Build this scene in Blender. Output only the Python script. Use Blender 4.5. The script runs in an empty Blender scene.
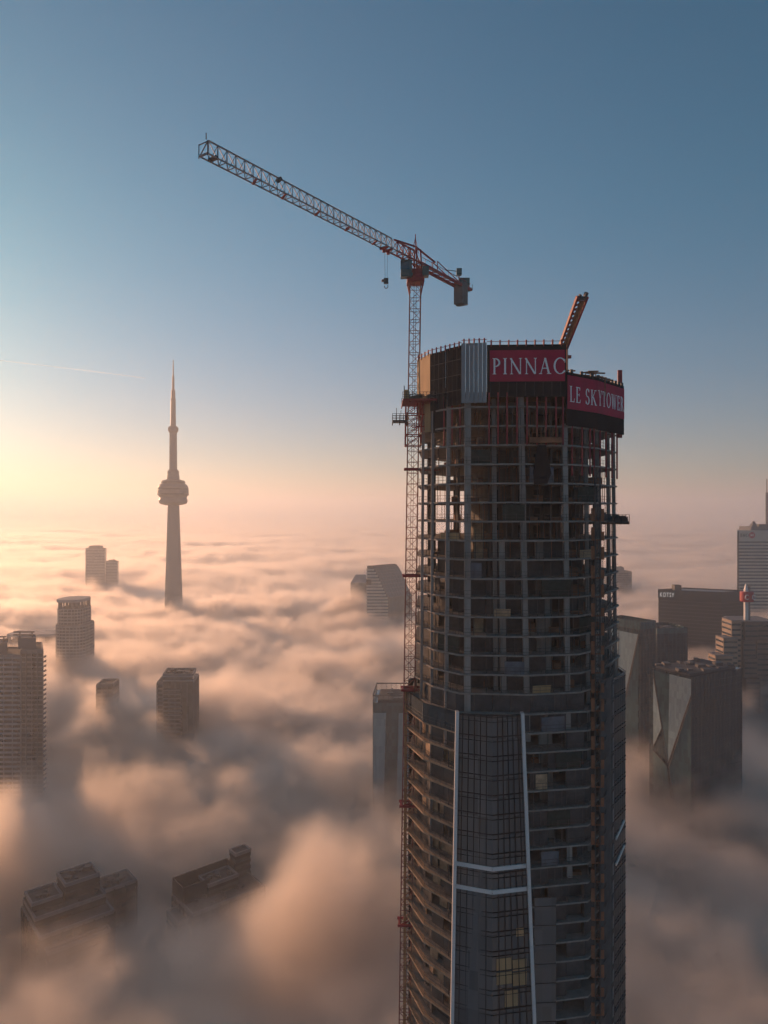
EXPOSURE = 0.05
SKY_LOW, SKY_HIGH = (.38, .54, .74, 1), (.19, .67, .83, 1)
import bpy, math, random
from mathutils import Vector, Matrix
R = math.radians
random.seed(7)
sc = bpy.context.scene
C = sc.collection
ZC, F = 320.0, 720.0           # eye height in metres, focal length in pixels


def at(px, D):
    return (px - 384.0) / F * D


def zat(py, D):
    return ZC - (py - 512.0) / F * D


# ------------------------------------------------------------------ materials
def nodes(m):
    m.use_nodes = True
    nt = m.node_tree
    return nt, nt.nodes, nt.links


def mat(name, col, rough=0.8, metal=0.0, var=0.25, scale=0.6, bump=0.0, spec=None, streak=False, var2=0.0):
    m = bpy.data.materials.new(name)
    nt, N, L = nodes(m)
    b = N['Principled BSDF']
    b.inputs['Roughness'].default_value = rough
    b.inputs['Metallic'].default_value = metal
    if spec is not None:
        b.inputs['Specular IOR Level'].default_value = spec
    tc = N.new('ShaderNodeTexCoord')
    nz = N.new('ShaderNodeTexNoise')
    nz.inputs['Scale'].default_value = scale
    nz.inputs['Detail'].default_value = 6
    nz.inputs['Roughness'].default_value = 0.65
    if streak:
        mp = N.new('ShaderNodeMapping')
        mp.inputs['Scale'].default_value = (1, 1, 0.12)
        L.new(tc.outputs['Object'], mp.inputs[0])
        L.new(mp.outputs[0], nz.inputs['Vector'])
    else:
        L.new(tc.outputs['Object'], nz.inputs['Vector'])
    cr = N.new('ShaderNodeValToRGB')
    e = cr.color_ramp.elements
    e[0].position, e[1].position = 0.3, 0.72
    e[0].color = [c * (1 - var) for c in col] + [1]
    e[1].color = [min(1, c * (1 + var)) for c in col] + [1]
    L.new(nz.outputs['Fac'], cr.inputs[0])
    L.new(cr.outputs[0], b.inputs['Base Color'])
    if bump:
        bp = N.new('ShaderNodeBump')
        bp.inputs['Strength'].default_value = bump
        bp.inputs['Distance'].default_value = 0.05
        L.new(nz.outputs['Fac'], bp.inputs['Height'])
        L.new(bp.outputs[0], b.inputs['Normal'])
    return m


def glass(name, col, rough=0.08, cell=(1.5, 3.0), var=0.35, spec=0.5, tilt=0.012, coat=(.45, .85, 1.0)):
    """Coated curtain wall: each pane differs a little in tint and in how it lies."""
    m = bpy.data.materials.new(name)
    nt, N, L = nodes(m)
    b = N['Principled BSDF']
    b.inputs['Roughness'].default_value = rough
    b.inputs['Specular IOR Level'].default_value = spec
    b.inputs['IOR'].default_value = 1.7
    b.inputs['Specular Tint'].default_value = (*coat, 1)      # coloured metal-oxide coating
    tc = N.new('ShaderNodeTexCoord')
    mp = N.new('ShaderNodeVectorMath'); mp.operation = 'DIVIDE'
    mp.inputs[1].default_value = (cell[0], cell[0], cell[1])
    fl = N.new('ShaderNodeVectorMath'); fl.operation = 'FLOOR'
    L.new(tc.outputs['Object'], mp.inputs[0]); L.new(mp.outputs[0], fl.inputs[0])
    wn = N.new('ShaderNodeTexWhiteNoise'); wn.noise_dimensions = '3D'
    L.new(fl.outputs[0], wn.inputs['Vector'])
    cr = N.new('ShaderNodeValToRGB')
    e = cr.color_ramp.elements
    e[0].color = [c * (1 - var) for c in col] + [1]
    e[1].color = [c * (1 + var) for c in col] + [1]
    L.new(wn.outputs['Value'], cr.inputs[0]); L.new(cr.outputs[0], b.inputs['Base Color'])
    ge = N.new('ShaderNodeNewGeometry')
    sb = N.new('ShaderNodeVectorMath'); sb.operation = 'SUBTRACT'; sb.inputs[1].default_value = (.5, .5, .5)
    L.new(wn.outputs['Color'], sb.inputs[0])
    sl = N.new('ShaderNodeVectorMath'); sl.operation = 'SCALE'; sl.inputs['Scale'].default_value = tilt
    L.new(sb.outputs[0], sl.inputs[0])
    ad = N.new('ShaderNodeVectorMath'); ad.operation = 'ADD'
    L.new(ge.outputs['Normal'], ad.inputs[0]); L.new(sl.outputs[0], ad.inputs[1])
    nm = N.new('ShaderNodeVectorMath'); nm.operation = 'NORMALIZE'
    L.new(ad.outputs[0], nm.inputs[0]); L.new(nm.outputs[0], b.inputs['Normal'])
    return m


M = {
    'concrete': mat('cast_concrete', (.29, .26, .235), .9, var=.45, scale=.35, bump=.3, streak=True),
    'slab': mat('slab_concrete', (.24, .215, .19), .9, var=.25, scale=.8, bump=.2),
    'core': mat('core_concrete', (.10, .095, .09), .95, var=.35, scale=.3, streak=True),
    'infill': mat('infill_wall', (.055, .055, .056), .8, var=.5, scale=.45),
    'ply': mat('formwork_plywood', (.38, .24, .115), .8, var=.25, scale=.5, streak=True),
    'wood': mat('balcony_lining', (.42, .27, .16), .85, var=.45, scale=.7),
    'black': mat('black_screen_mesh', (.014, .016, .019), .9, var=.3, scale=.4, spec=.08),
    'silver': mat('galvanised_sheet', (.27, .275, .28), .6, metal=.25, var=.15, scale=.6, streak=True),
    'white': mat('white_cladding', (.64, .62, .60), .5, var=.08, scale=.5, streak=True),
    'red': mat('red_paint', (.30, .018, .024), .55, var=.3, scale=.9),
    'crimson': mat('crimson_banner', (.42, .006, .045), .75, var=.2, scale=.35, bump=.6),
    'letters': mat('banner_letters', (.82, .80, .80), .7, var=.05, scale=.5),
    'pale': mat('pale_crane_paint', (.24, .20, .195), .55, var=.2, scale=.8),
    'steel': mat('dark_steel', (.07, .065, .065), .55, metal=.3, var=.3),
    'mast': mat('mast_paint', (.22, .07, .06), .6, var=.35, scale=.7),
    'cab': mat('crane_cab', (.05, .10, .09), .3, var=.3, scale=.8),
    'ballast': mat('ballast_block', (.16, .16, .16), .9, var=.25),
    'rust': mat('hoist_panel', (.24, .095, .045), .8, var=.45, scale=.6),
    'glass': glass('curtain_glass', (.052, .058, .062), .08, (1.45, 3.0), spec=.6, var=.3, tilt=.03, coat=(.65, .88, 1.0)),
    'glass_edge': glass('side_glass', (.030, .036, .040), .12, (1.45, 3.0), spec=.4),
    'glass_green': glass('green_glass', (.030, .064, .070), .08, (1.5, 3.9), spec=.6, tilt=.025),
    'glass_dark': glass('dark_glass', (.008, .022, .030), .10, (1.5, 3.9), spec=.4, tilt=.03),
    'facet': glass('pale_facet_glass', (.23, .29, .30), .14, (1.5, 3.9), var=.15, spec=.8, tilt=.015),
    'window': glass('window_glass', (.03, .034, .04), .15, (2.2, 3.0), var=.6, tilt=.03),
    'blackwall': mat('black_steel_facade', (.011, .0125, .014), .6, var=.25, scale=.1),
    'marble': mat('white_marble', (.56, .50, .43), .7, var=.1, scale=.1),
    'pre': mat('pale_precast', (.25, .265, .285), .85, var=.15, scale=.15, streak=True),
    'grey': mat('grey_cladding', (.11, .12, .135), .8, var=.2, scale=.15, streak=True),
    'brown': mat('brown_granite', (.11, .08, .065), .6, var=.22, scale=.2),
    'roof': mat('roof_membrane', (.06, .06, .062), .95, var=.4, scale=.15),
    'parapet': mat('parapet_cap', (.17, .165, .165), .8, var=.2, scale=.3),
    'dull': mat('dark_brick', (.032, .030, .030), .9, var=.3, scale=.3),
    'cnc': mat('tower_concrete', (.135, .165, .18), .85, var=.12, scale=.05, streak=True),
    'pod': mat('pod_cladding', (.10, .13, .145), .5, var=.15, scale=.08),
    'emblem': mat('red_emblem', (.50, .02, .03), .5, var=.1),
    'sunlit_slab': mat('sun_tinted_slab', (.40, .27, .17), .9, var=.3, scale=.5),  # warm tone of the low sun put into the balcony slab colour
    'lit_letters': mat('lit_letters', (.85, .85, .85), .6, var=.03),
    'net': mat('debris_netting', (.03, .045, .04), .9, var=.4, scale=1.5, spec=.1),
    'tarp': mat('blue_grey_tarpaulin', (.12, .13, .15), .8, var=.35, scale=.8, bump=.6),
    'sunlit_granite': mat('sun_tinted_granite', (.32, .22, .15), .6, var=.25, scale=.2),  # lighter copy of the brown granite, sunlight put into its colour
    'ground': mat('city_ground', (.06, .06, .055), .95, var=.4, scale=.01),
}


# ------------------------------------------------------------------ mesh helpers
class MB:
    def __init__(self):
        self.v, self.f = [], []

    def add(self, vs, fs):
        n = len(self.v)
        self.v += [tuple(p) for p in vs]
        self.f += [tuple(i + n for i in q) for q in fs]
        return self

    def box(self, x0, x1, y0, y1, z0, z1):
        vs = [(x, y, z) for z in (z0, z1) for x, y in ((x0, y0), (x1, y0), (x1, y1), (x0, y1))]
        return self.add(vs, [(3, 2, 1, 0), (4, 5, 6, 7), (0, 1, 5, 4), (1, 2, 6, 5), (2, 3, 7, 6), (3, 0, 4, 7)])

    def prism(self, poly, z0, z1, top=None):
        n = len(poly)
        top = top or poly
        vs = [(x, y, z0) for x, y in poly] + [(x, y, z1) for x, y in top]
        fs = [tuple(reversed(range(n))), tuple(range(n, 2 * n))]
        fs += [(i, (i + 1) % n, n + (i + 1) % n, n + i) for i in range(n)]
        return self.add(vs, fs)

    def bar(self, p, q, w, h=None):
        h = h or w
        p, q = Vector(p), Vector(q)
        d = q - p
        if d.length < 1e-6:
            return self
        d.normalize()
        u = Vector((0, 0, 1)) if abs(d.z) < .9 else Vector((1, 0, 0))
        s = d.cross(u).normalized()
        t = s.cross(d).normalized()
        vs = []
        for o in (p, q):
            for a, b in ((-1, -1), (1, -1), (1, 1), (-1, 1)):
                vs.append(o + s * (a * w / 2) + t * (b * h / 2))
        return self.add(vs, [(3, 2, 1, 0), (4, 5, 6, 7), (0, 1, 5, 4), (1, 2, 6, 5), (2, 3, 7, 6), (3, 0, 4, 7)])

    def wall(self, a, b, z0, z1, t, out=0.0):
        """Upright panel along a>b; out shifts it to the right-hand side of that direction."""
        a, b = Vector(a), Vector(b)
        d = (b - a).normalized()
        n = Vector((d.y, -d.x))
        a0, b0 = a + n * out, b + n * out
        return self.prism([a0, a0 + n * t, b0 + n * t, b0][::-1] if False else [tuple(a0), tuple(b0), tuple(b0 - n * t), tuple(a0 - n * t)], z0, z1)

    def lathe(self, prof, cx, cy, n=32, lobes=None):
        rings = []
        for r, z in prof:
            ring = []
            for i in range(n):
                a = 2 * math.pi * i / n
                rr = r
                if lobes:
                    rr = r * (1 + lobes * math.cos(3 * a))
                ring.append((cx + rr * math.cos(a), cy + rr * math.sin(a), z))
            rings.append(ring)
        vs = [p for g in rings for p in g]
        fs = [tuple(reversed(range(n)))]
        for k in range(len(rings) - 1):
            for i in range(n):
                j = (i + 1) % n
                fs.append((k * n + i, k * n + j, (k + 1) * n + j, (k + 1) * n + i))
        m = (len(rings) - 1) * n
        fs.append(tuple(m + i for i in range(n)))
        return self.add(vs, fs)

    def build(self, name, material, parent=None, loc=None):
        me = bpy.data.meshes.new(name)
        v = self.v
        if loc is not None:
            v = [(x - loc[0], y - loc[1], z - loc[2]) for x, y, z in v]
        me.from_pydata(v, [], self.f)
        me.validate()
        import bmesh
        bm = bmesh.new(); bm.from_mesh(me)
        bmesh.ops.recalc_face_normals(bm, faces=bm.faces)
        bm.to_mesh(me); bm.free()
        me.materials.append(material if not isinstance(material, str) else M[material])
        o = bpy.data.objects.new(name, me)
        C.objects.link(o)
        if parent is not None:
            o.parent = parent
            o.matrix_parent_inverse = Matrix.Translation(parent.location).inverted()
        elif loc is not None:
            o.location = loc
        return o


def thing(name, label, cat, loc=(0, 0, 0), group=None):
    o = bpy.data.objects.new(name, None)
    C.objects.link(o)
    o.location = loc
    o.empty_display_size = 1
    o['label'], o['category'] = label, cat
    if group:
        o['group'] = group
    return o


def tag(o, label=None, cat=None, group=None, kind=None):
    for k, v in (('label', label), ('category', cat), ('group', group), ('kind', kind)):
        if v:
            o[k] = v
    return o


def offset(poly, d):
    """Convex polygon, counter-clockwise, grown by d."""
    n = len(poly)
    out = []
    for i in range(n):
        p0, p1, p2 = Vector(poly[i - 1]), Vector(poly[i]), Vector(poly[(i + 1) % n])
        e1, e2 = (p1 - p0).normalized(), (p2 - p1).normalized()
        n1, n2 = Vector((e1.y, -e1.x)), Vector((e2.y, -e2.x))
        b = (n1 + n2)
        b = b / max(.3, b.dot(n1))
        out.append(tuple(p1 + b * d))
    return out


def rect(o, u, v):
    """Counter-clockwise quad from corner o along vectors u then v."""
    o, u, v = Vector(o), Vector(u), Vector(v)
    q = [tuple(o), tuple(o + u), tuple(o + u + v), tuple(o + v)]
    if u.x * v.y - u.y * v.x < 0:
        q.reverse()
    return q


def centre(poly):
    return sum(p[0] for p in poly) / len(poly), sum(p[1] for p in poly) / len(poly)


def text(name, body, size, material, parent, origin, right, up, width=None, extrude=.03, spacing=1.0):
    cu = bpy.data.curves.new(name, 'FONT')
    cu.body = body
    cu.size = size
    cu.extrude = extrude
    cu.space_character = spacing
    tmp = bpy.data.objects.new(name, cu)
    C.objects.link(tmp)
    dg = bpy.context.evaluated_depsgraph_get()
    me = bpy.data.meshes.new_from_object(tmp.evaluated_get(dg))
    bpy.data.objects.remove(tmp)
    bpy.data.curves.remove(cu)
    me.name = name
    xs = [v.co.x for v in me.vertices]; ys = [v.co.y for v in me.vertices]
    k = width / (max(xs) - min(xs)) if width else 1.0
    x0, y0 = min(xs), min(ys)
    right, up, origin = Vector(right).normalized(), Vector(up).normalized(), Vector(origin)
    nrm = right.cross(up)
    for v in me.vertices:
        v.co = origin + right * ((v.co.x - x0) * k) + up * (v.co.y - y0) + nrm * v.co.z
    me.materials.clear()
    me.materials.append(M[material])
    o = bpy.data.objects.new(name, me)
    C.objects.link(o)
    if parent is not None:
        o.parent = parent
        o.matrix_parent_inverse = Matrix.Translation(parent.location).inverted()
    return o

_b = M['lit_letters'].node_tree.nodes['Principled BSDF']      # the rooftop sign is a lit one
_b.inputs['Emission Color'].default_value = (1, .97, .92, 1)
_b.inputs['Emission Strength'].default_value = .4


# ------------------------------------------------------------------ light, sky, camera
SUN_AZ, SUN_EL = -40.0, 9.5      # degrees: left of the view axis, above the horizon
w = bpy.data.worlds.new('World')
sc.world = w
w.use_nodes = True
nt = w.node_tree
bg = nt.nodes['Background']
sky = nt.nodes.new('ShaderNodeTexSky')
sky.sky_type = 'NISHITA'
sky.sun_disc = False
sky.sun_elevation = R(SUN_EL)
sky.sun_rotation = R(SUN_AZ)
sky.altitude = 300
sky.air_density = 1.0
sky.dust_density = 0.4
sky.ozone_density = 1.1
geo = nt.nodes.new('ShaderNodeTexCoord')       # white balance of the sky light, by height above the horizon
sep = nt.nodes.new('ShaderNodeSeparateXYZ')
nt.links.new(geo.outputs['Generated'], sep.inputs[0])
mr = nt.nodes.new('ShaderNodeMapRange')
mr.interpolation_type = 'SMOOTHSTEP'
mr.inputs['From Min'].default_value, mr.inputs['From Max'].default_value = .03, .42
nt.links.new(sep.outputs[2], mr.inputs['Value'])
bal = nt.nodes.new('ShaderNodeMix')
bal.data_type = 'RGBA'
rgba = [i for i in bal.inputs if i.type == 'RGBA']
rgba[0].default_value, rgba[1].default_value = SKY_LOW, SKY_HIGH
nt.links.new(mr.outputs[0], bal.inputs[0])
tint = nt.nodes.new('ShaderNodeMix')
tint.data_type, tint.blend_type = 'RGBA', 'MULTIPLY'
tint.inputs[0].default_value = 1.0
rgba = [i for i in tint.inputs if i.type == 'RGBA']
nt.links.new(sky.outputs[0], rgba[0])
nt.links.new([o for o in bal.outputs if o.type == 'RGBA'][0], rgba[1])
nt.links.new([o for o in tint.outputs if o.type == 'RGBA'][0], bg.inputs['Color'])
bg.inputs['Strength'].default_value = 0.11

sd = bpy.data.lights.new('sun', 'SUN')
sd.energy = 5.0
sd.angle = R(.5)
sd.color = (1.0, .51, .27)
so = bpy.data.objects.new('sun', sd)
C.objects.link(so)
sdir = Vector((math.sin(R(SUN_AZ)) * math.cos(R(SUN_EL)), math.cos(R(SUN_AZ)) * math.cos(R(SUN_EL)), math.sin(R(SUN_EL))))
so.rotation_euler = sdir.to_track_quat('Z', 'Y').to_euler()
so.location = (0, 0, 900)

cd = bpy.data.cameras.new('camera')
cam = bpy.data.objects.new('camera', cd)
C.objects.link(cam)
cam.location = (0, 0, ZC)
cam.rotation_euler = (R(90), 0, 0)
cd.sensor_fit = 'VERTICAL'
cd.sensor_height = 36
cd.lens = 36 * F / 1024
cd.clip_start = 1
cd.clip_end = 200000
sc.camera = cam

sc.view_settings.view_transform = 'Standard'
sc.view_settings.look = 'None'
sc.view_settings.exposure = EXPOSURE
cy = sc.cycles
cy.use_denoising = True
cy.use_adaptive_sampling = True
cy.adaptive_threshold = 0.04
cy.max_bounces = 10
cy.diffuse_bounces = 3
cy.glossy_bounces = 3
cy.volume_bounces = 7
cy.transparent_max_bounces = 16
cy.volume_step_rate = 2.0
cy.volume_max_steps = 256
cy.sample_clamp_indirect = 8


# ------------------------------------------------------------------ ground, fog, haze
def sheet(name, x0, x1, y0, y1, z, material, kind):
    o = MB().add([(x0, y0, z), (x1, y0, z), (x1, y1, z), (x0, y1, z)], [(0, 1, 2, 3)]).build(name, material)
    o['kind'] = kind
    return o


sheet('ground', -60000, 60000, -60000, 60000, 0, 'ground', 'structure')

# swells and hollows of the fog top: x, y, radius along x, radius along y, height
SWELLS = [
    (-45, 1050, 40, 30, 38), (-150, 700, 120, 50, 8), (-235, 590, 40, 40, 16), (-205, 535, 30, 22, 14), (-400, 800, 60, 60, -22),
    (-20, 330, 420, 150, -8), (-140, 300, 50, 40, -16), (-80, 328, 45, 35, -14), (-245, 455, 60, 40, -12),
    (-160, 500, 60, 40, -8), (-150, 308, 34, 26, -10), (-84, 335, 26, 22, -10), (-128, 284, 26, 9, 8), (-158, 500, 30, 22, 14), (-8, 408, 40, 26, -18), (-112, 266, 40, 16, 10), (-165, 345, 40, 20, 10), (-30, 296, 18, 26, 20), (-175, 290, 20, 30, 16), (-98, 300, 14, 14, 16),
    (200, 420, 70, 60, 8), (60, 720, 160, 80, 8),
]
FOG_Z = 182.0


class GN:
    """Small wrapper that writes geometry-node maths."""

    def __init__(self, name):
        self.t = bpy.data.node_groups.new(name, 'GeometryNodeTree')
        self.n, self.l = self.t.nodes, self.t.links
        self.t.interface.new_socket('Geometry', in_out='INPUT', socket_type='NodeSocketGeometry')
        self.t.interface.new_socket('Geometry', in_out='OUTPUT', socket_type='NodeSocketGeometry')
        self.gi = self.n.new('NodeGroupInput')
        self.go = self.n.new('NodeGroupOutput')

    def put(self, sock, v):
        if hasattr(v, 'is_output') or isinstance(v, bpy.types.NodeSocket):
            self.l.new(v, sock)
        else:
            sock.default_value = v

    def m(self, op, a, b=0.0, c=None, clamp=False):
        x = self.n.new('ShaderNodeMath')
        x.operation = op
        x.use_clamp = clamp
        self.put(x.inputs[0], a); self.put(x.inputs[1], b)
        if c is not None:
            self.put(x.inputs[2], c)
        return x.outputs[0]

    def xyz(self, x, y, z):
        c = self.n.new('ShaderNodeCombineXYZ')
        for s, v in zip(c.inputs, (x, y, z)):
            self.put(s, v)
        return c.outputs[0]

    def noise(self, vec, scale, detail, rough=.5, dist=0.0):
        x = self.n.new('ShaderNodeTexNoise')
        self.l.new(vec, x.inputs['Vector'])
        x.inputs['Scale'].default_value = scale
        x.inputs['Detail'].default_value = detail
        x.inputs['Roughness'].default_value = rough
        x.inputs['Distortion'].default_value = dist
        return x.outputs[0]

    def height(self, x, y):
        """Fog-top height over the plan."""
        v = self.xyz(x, self.m('MULTIPLY', y, 1.15), 3.0)
        h = self.m('MULTIPLY_ADD', self.noise(v, 1 / 1500, 2.0), 50.0, FOG_Z - 25.0)
        h = self.m('MULTIPLY_ADD', self.noise(v, 1 / 330, 3.0, .5, .4), 70.0, self.m('SUBTRACT', h, 35.0))
        h = self.m('MULTIPLY_ADD', self.noise(v, 1 / 110, 2.5, .5, .3), 20.0, self.m('SUBTRACT', h, 10.0))
        for cx, cy_, rx, ry, a in SWELLS:
            dx = self.m('DIVIDE', self.m('SUBTRACT', x, cx), rx)
            dy = self.m('DIVIDE', self.m('SUBTRACT', y, cy_), ry)
            q = self.m('ADD', self.m('MULTIPLY', dx, dx), self.m('MULTIPLY', dy, dy))
            h = self.m('MULTIPLY_ADD', self.m('EXPONENT', self.m('MULTIPLY', q, -1.0)), a, h)
        return h


def vol_mat(name, col, dens, g):
    m = bpy.data.materials.new(name)
    nt, N, L = nodes(m)
    for n in list(N):
        if n.type != 'OUTPUT_MATERIAL':
            N.remove(n)
    out = [n for n in N if n.type == 'OUTPUT_MATERIAL'][0]
    p = N.new('ShaderNodeVolumePrincipled')
    p.inputs['Color'].default_value = (*col, 1)
    p.inputs['Density'].default_value = dens
    p.inputs['Anisotropy'].default_value = g
    L.new(p.outputs[0], out.inputs['Volume'])
    return m


def fog_deck():
    """The thick body of the fog, closed: a billowing top over a flat underside."""
    ys = [-400 + 400 * i / 8 for i in range(8)]
    y, step = 0.0, 8.0
    while y < 60000:
        ys.append(y)
        if y > 1200:
            step *= 1.035
        y += step
    xs = []
    x, step = 0.0, 8.0
    while x < 60000:
        xs.append(x)
        if x > 640:
            step *= 1.06
        x += step
    xs = [-a for a in xs[:0:-1]] + xs
    nx, ny = len(xs), len(ys)
    me = bpy.data.meshes.new('fog_bank')
    vs = [(a, b, 0) for b in ys for a in xs]
    fs = [(j * nx + i, j * nx + i + 1, (j + 1) * nx + i + 1, (j + 1) * nx + i) for j in range(ny - 1) for i in range(nx - 1)]
    me.from_pydata(vs, [], fs)
    tmp = bpy.data.objects.new('fog_bank', me)
    C.objects.link(tmp)
    g = GN('fog_top')
    pos = g.n.new('GeometryNodeInputPosition').outputs[0]
    sp = g.n.new('ShaderNodeSeparateXYZ'); g.l.new(pos, sp.inputs[0])
    h = g.height(sp.outputs[0], sp.outputs[1])
    d = g.n.new('ShaderNodeMapRange')
    g.l.new(sp.outputs[1], d.inputs['Value'])
    d.inputs['From Min'].default_value, d.inputs['From Max'].default_value = 9000, 14000
    d.inputs['To Min'].default_value, d.inputs['To Max'].default_value = DECK_DROP, 6
    st = g.n.new('GeometryNodeSetPosition')
    g.l.new(g.gi.outputs[0], st.inputs[0])
    g.l.new(g.xyz(sp.outputs[0], sp.outputs[1], g.m('SUBTRACT', h, d.outputs[0])), st.inputs['Position'])
    g.l.new(st.outputs[0], g.go.inputs[0])
    md = tmp.modifiers.new('fog', 'NODES')
    md.node_group = g.t
    dg = bpy.context.evaluated_depsgraph_get()
    new = bpy.data.meshes.new_from_object(tmp.evaluated_get(dg))
    bpy.data.objects.remove(tmp)
    bpy.data.node_groups.remove(g.t)
    new.name = 'fog_bank'
    new.polygons.foreach_set('use_smooth', [True] * len(new.polygons))
    m = bpy.data.materials.new('fog_body')
    nt, N, L = nodes(m)
    b = N['Principled BSDF']
    b.inputs['Base Color'].default_value = (.80, .74, .68, 1)
    b.inputs['Roughness'].default_value = 1
    b.inputs['Specular IOR Level'].default_value = 0
    new.materials.clear()
    new.materials.append(m)
    o = bpy.data.objects.new('fog_bank', new)
    C.objects.link(o)
    tag(o, 'thick billowing sea of fog lying over the whole city', 'fog', kind='stuff')


def fog_volume(lo, hi, vox, dens_mat, zvox=None, amp1=84.0, amp2=38.0):
    me = bpy.data.meshes.new('fog')
    me.from_pydata([lo, hi], [(0, 1)], [])
    o = bpy.data.objects.new('fog', me)
    C.objects.link(o)
    g = GN('fog')
    pos = g.n.new('GeometryNodeInputPosition').outputs[0]
    sp = g.n.new('ShaderNodeSeparateXYZ'); g.l.new(pos, sp.inputs[0])
    x, y, z = sp.outputs
    h = g.height(x, y)
    v = g.xyz(x, y, g.m('MULTIPLY', z, 1.5))
    n1 = g.noise(v, 1 / 66, 5.0, .6, .9)
    n2 = g.noise(v, 1 / 26, 4.0, .62, .9)
    top = g.m('MULTIPLY_ADD', g.m('SUBTRACT', n1, .5), amp1, h)
    top = g.m('MULTIPLY_ADD', g.m('SUBTRACT', n2, .5), amp2, top)
    n3 = g.noise(v, 1 / 11, 2.0, .6, .3)
    top = g.m('MULTIPLY_ADD', g.m('SUBTRACT', n3, .5), 13.0, top)
    d = g.m('DIVIDE', g.m('SUBTRACT', top, z), 22.0, clamp=True)
    d = g.m('POWER', d, 1.6)
    vc = g.n.new('GeometryNodeVolumeCube')
    g.l.new(d, vc.inputs['Density'])
    vc.inputs['Background'].default_value = 0
    vc.inputs['Min'].default_value = lo
    vc.inputs['Max'].default_value = hi
    for k, a, b in (('X', lo[0], hi[0]), ('Y', lo[1], hi[1]), ('Z', lo[2], hi[2])):
        vc.inputs['Resolution ' + k].default_value = int((b - a) / (zvox if k == 'Z' and zvox else vox))
    sm = g.n.new('GeometryNodeSetMaterial')
    sm.inputs['Material'].default_value = dens_mat
    g.l.new(vc.outputs[0], sm.inputs[0])
    g.l.new(sm.outputs[0], g.go.inputs[0])
    md = o.modifiers.new('fog', 'NODES')
    md.node_group = g.t
    me.materials.append(dens_mat)
    return o


DECK_DROP = 62.0
fog_deck()
fog_mat = vol_mat('fog_volume', (1.0, .95, .90), .10, .66)
f1 = fog_volume((-720, 170, 60), (720, 1300, 262), 4.2, fog_mat)
tag(f1, 'soft near fog top with wisps around the towers', 'fog', kind='stuff')
f2 = fog_volume((-2000, 1300, 70), (2000, 3800, 230), 16.0, fog_mat, None, 70.0, 24.0)
tag(f2, 'far fog top rolling towards the bright horizon', 'fog', kind='stuff')
f3 = fog_volume((-8500, 3800, 70), (8500, 15000, 230), 60.0, fog_mat, 12.0, 40.0, 10.0)
tag(f3, 'farthest fog top melting into the horizon haze', 'fog', kind='stuff')

hz = MB().box(-60500, 60500, -60500, 60500, -1, 565).build('haze', vol_mat('haze_air', (.88, .94, 1.0), 0.00025, .45))
tag(hz, 'thin haze over the fog and the city', 'haze', kind='stuff')


# ------------------------------------------------------------------ the unfinished skyscraper
UP = [(6.1, 124), (9.06, 116.5), (13.0, 113), (22.0, 112.4), (29.5, 114), (35.4, 119), (40.9, 127), (40, 142), (33, 150), (14, 150), (7.5, 140)]
FH = 3.0


def zk(k):
    return 327.6 - FH * k


def lerp(a, b, t):
    return tuple(p + (q - p) * t for p, q in zip(a, b))


def plan(z):
    """Slab outline at height z: the tower swells slowly downwards."""
    t = min(1.0, max(0.0, (338 - z) / 80.0))
    low = [(4.6, 126), (7.2, 118), (11.0, 113), (22.8, 111.9), (32.2, 113.6), (38.2, 119.5), (42.6, 128), (41.5, 143), (34, 151.5), (13, 151.5), (5.4, 141)]
    if z < 289:
        return [(4.6, 126), (7.2, 118), (11.0, 113), (22.8, 111.9), (32.2, 113.6), (37.4, 119.6), (41.4, 128.8), (40.8, 142.4), (33.8, 150.6), (13.4, 150.6), (6.6, 141)]
    return [lerp(a, b, t) for a, b in zip(UP, low)]


tower = thing('unfinished_skyscraper', 'tall unfinished concrete skyscraper with open floors above dark glass and white strips', 'skyscraper', (22, 130, 0))
Z_GLASS = zk(13)                                           # top of the finished facade

# floor slabs, one part each
for k in range(-3, 30):
    z = zk(k)
    p = plan(z)
    s = MB().prism(p, z - .24, z + .02)
    s.build('floor_slab', 'slab', tower)
lowslab = MB()
for k in range(30, 104):
    lowslab.prism(plan(200), zk(k) - .24, zk(k) + .02)
tag(lowslab.build('lower_floor_slabs', 'slab', tower), kind='stuff')

# core and inner walls
MB().box(17.4, 28.2, 121.2, 145, 0, 338.5).build('core', 'core', tower)
fins = MB()
for x0, x1, y0, y1 in ((12.2, 12.6, 119.5, 123), (31.4, 31.75, 121, 127), (28.2, 31.0, 130, 130.4), (28.2, 32.6, 141, 141.4), (28.2, 30.0, 136, 136.4), (29.6, 29.95, 121.2, 128),
                       (16.7, 17.0, 115.6, 121.2), (20.6, 20.9, 116.2, 121.2), (26.8, 27.1, 116.2, 121.2)):
    fins.box(x0, x1, y0, y1, 262, 336)
fins.build('cross_wall', 'core', tower)
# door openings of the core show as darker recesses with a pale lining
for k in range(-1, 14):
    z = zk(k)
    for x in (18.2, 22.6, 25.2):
        MB().box(x, x + 1.0, 121.05, 121.19, z + .03, z + 2.15).build('doorway', 'black', tower)

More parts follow.
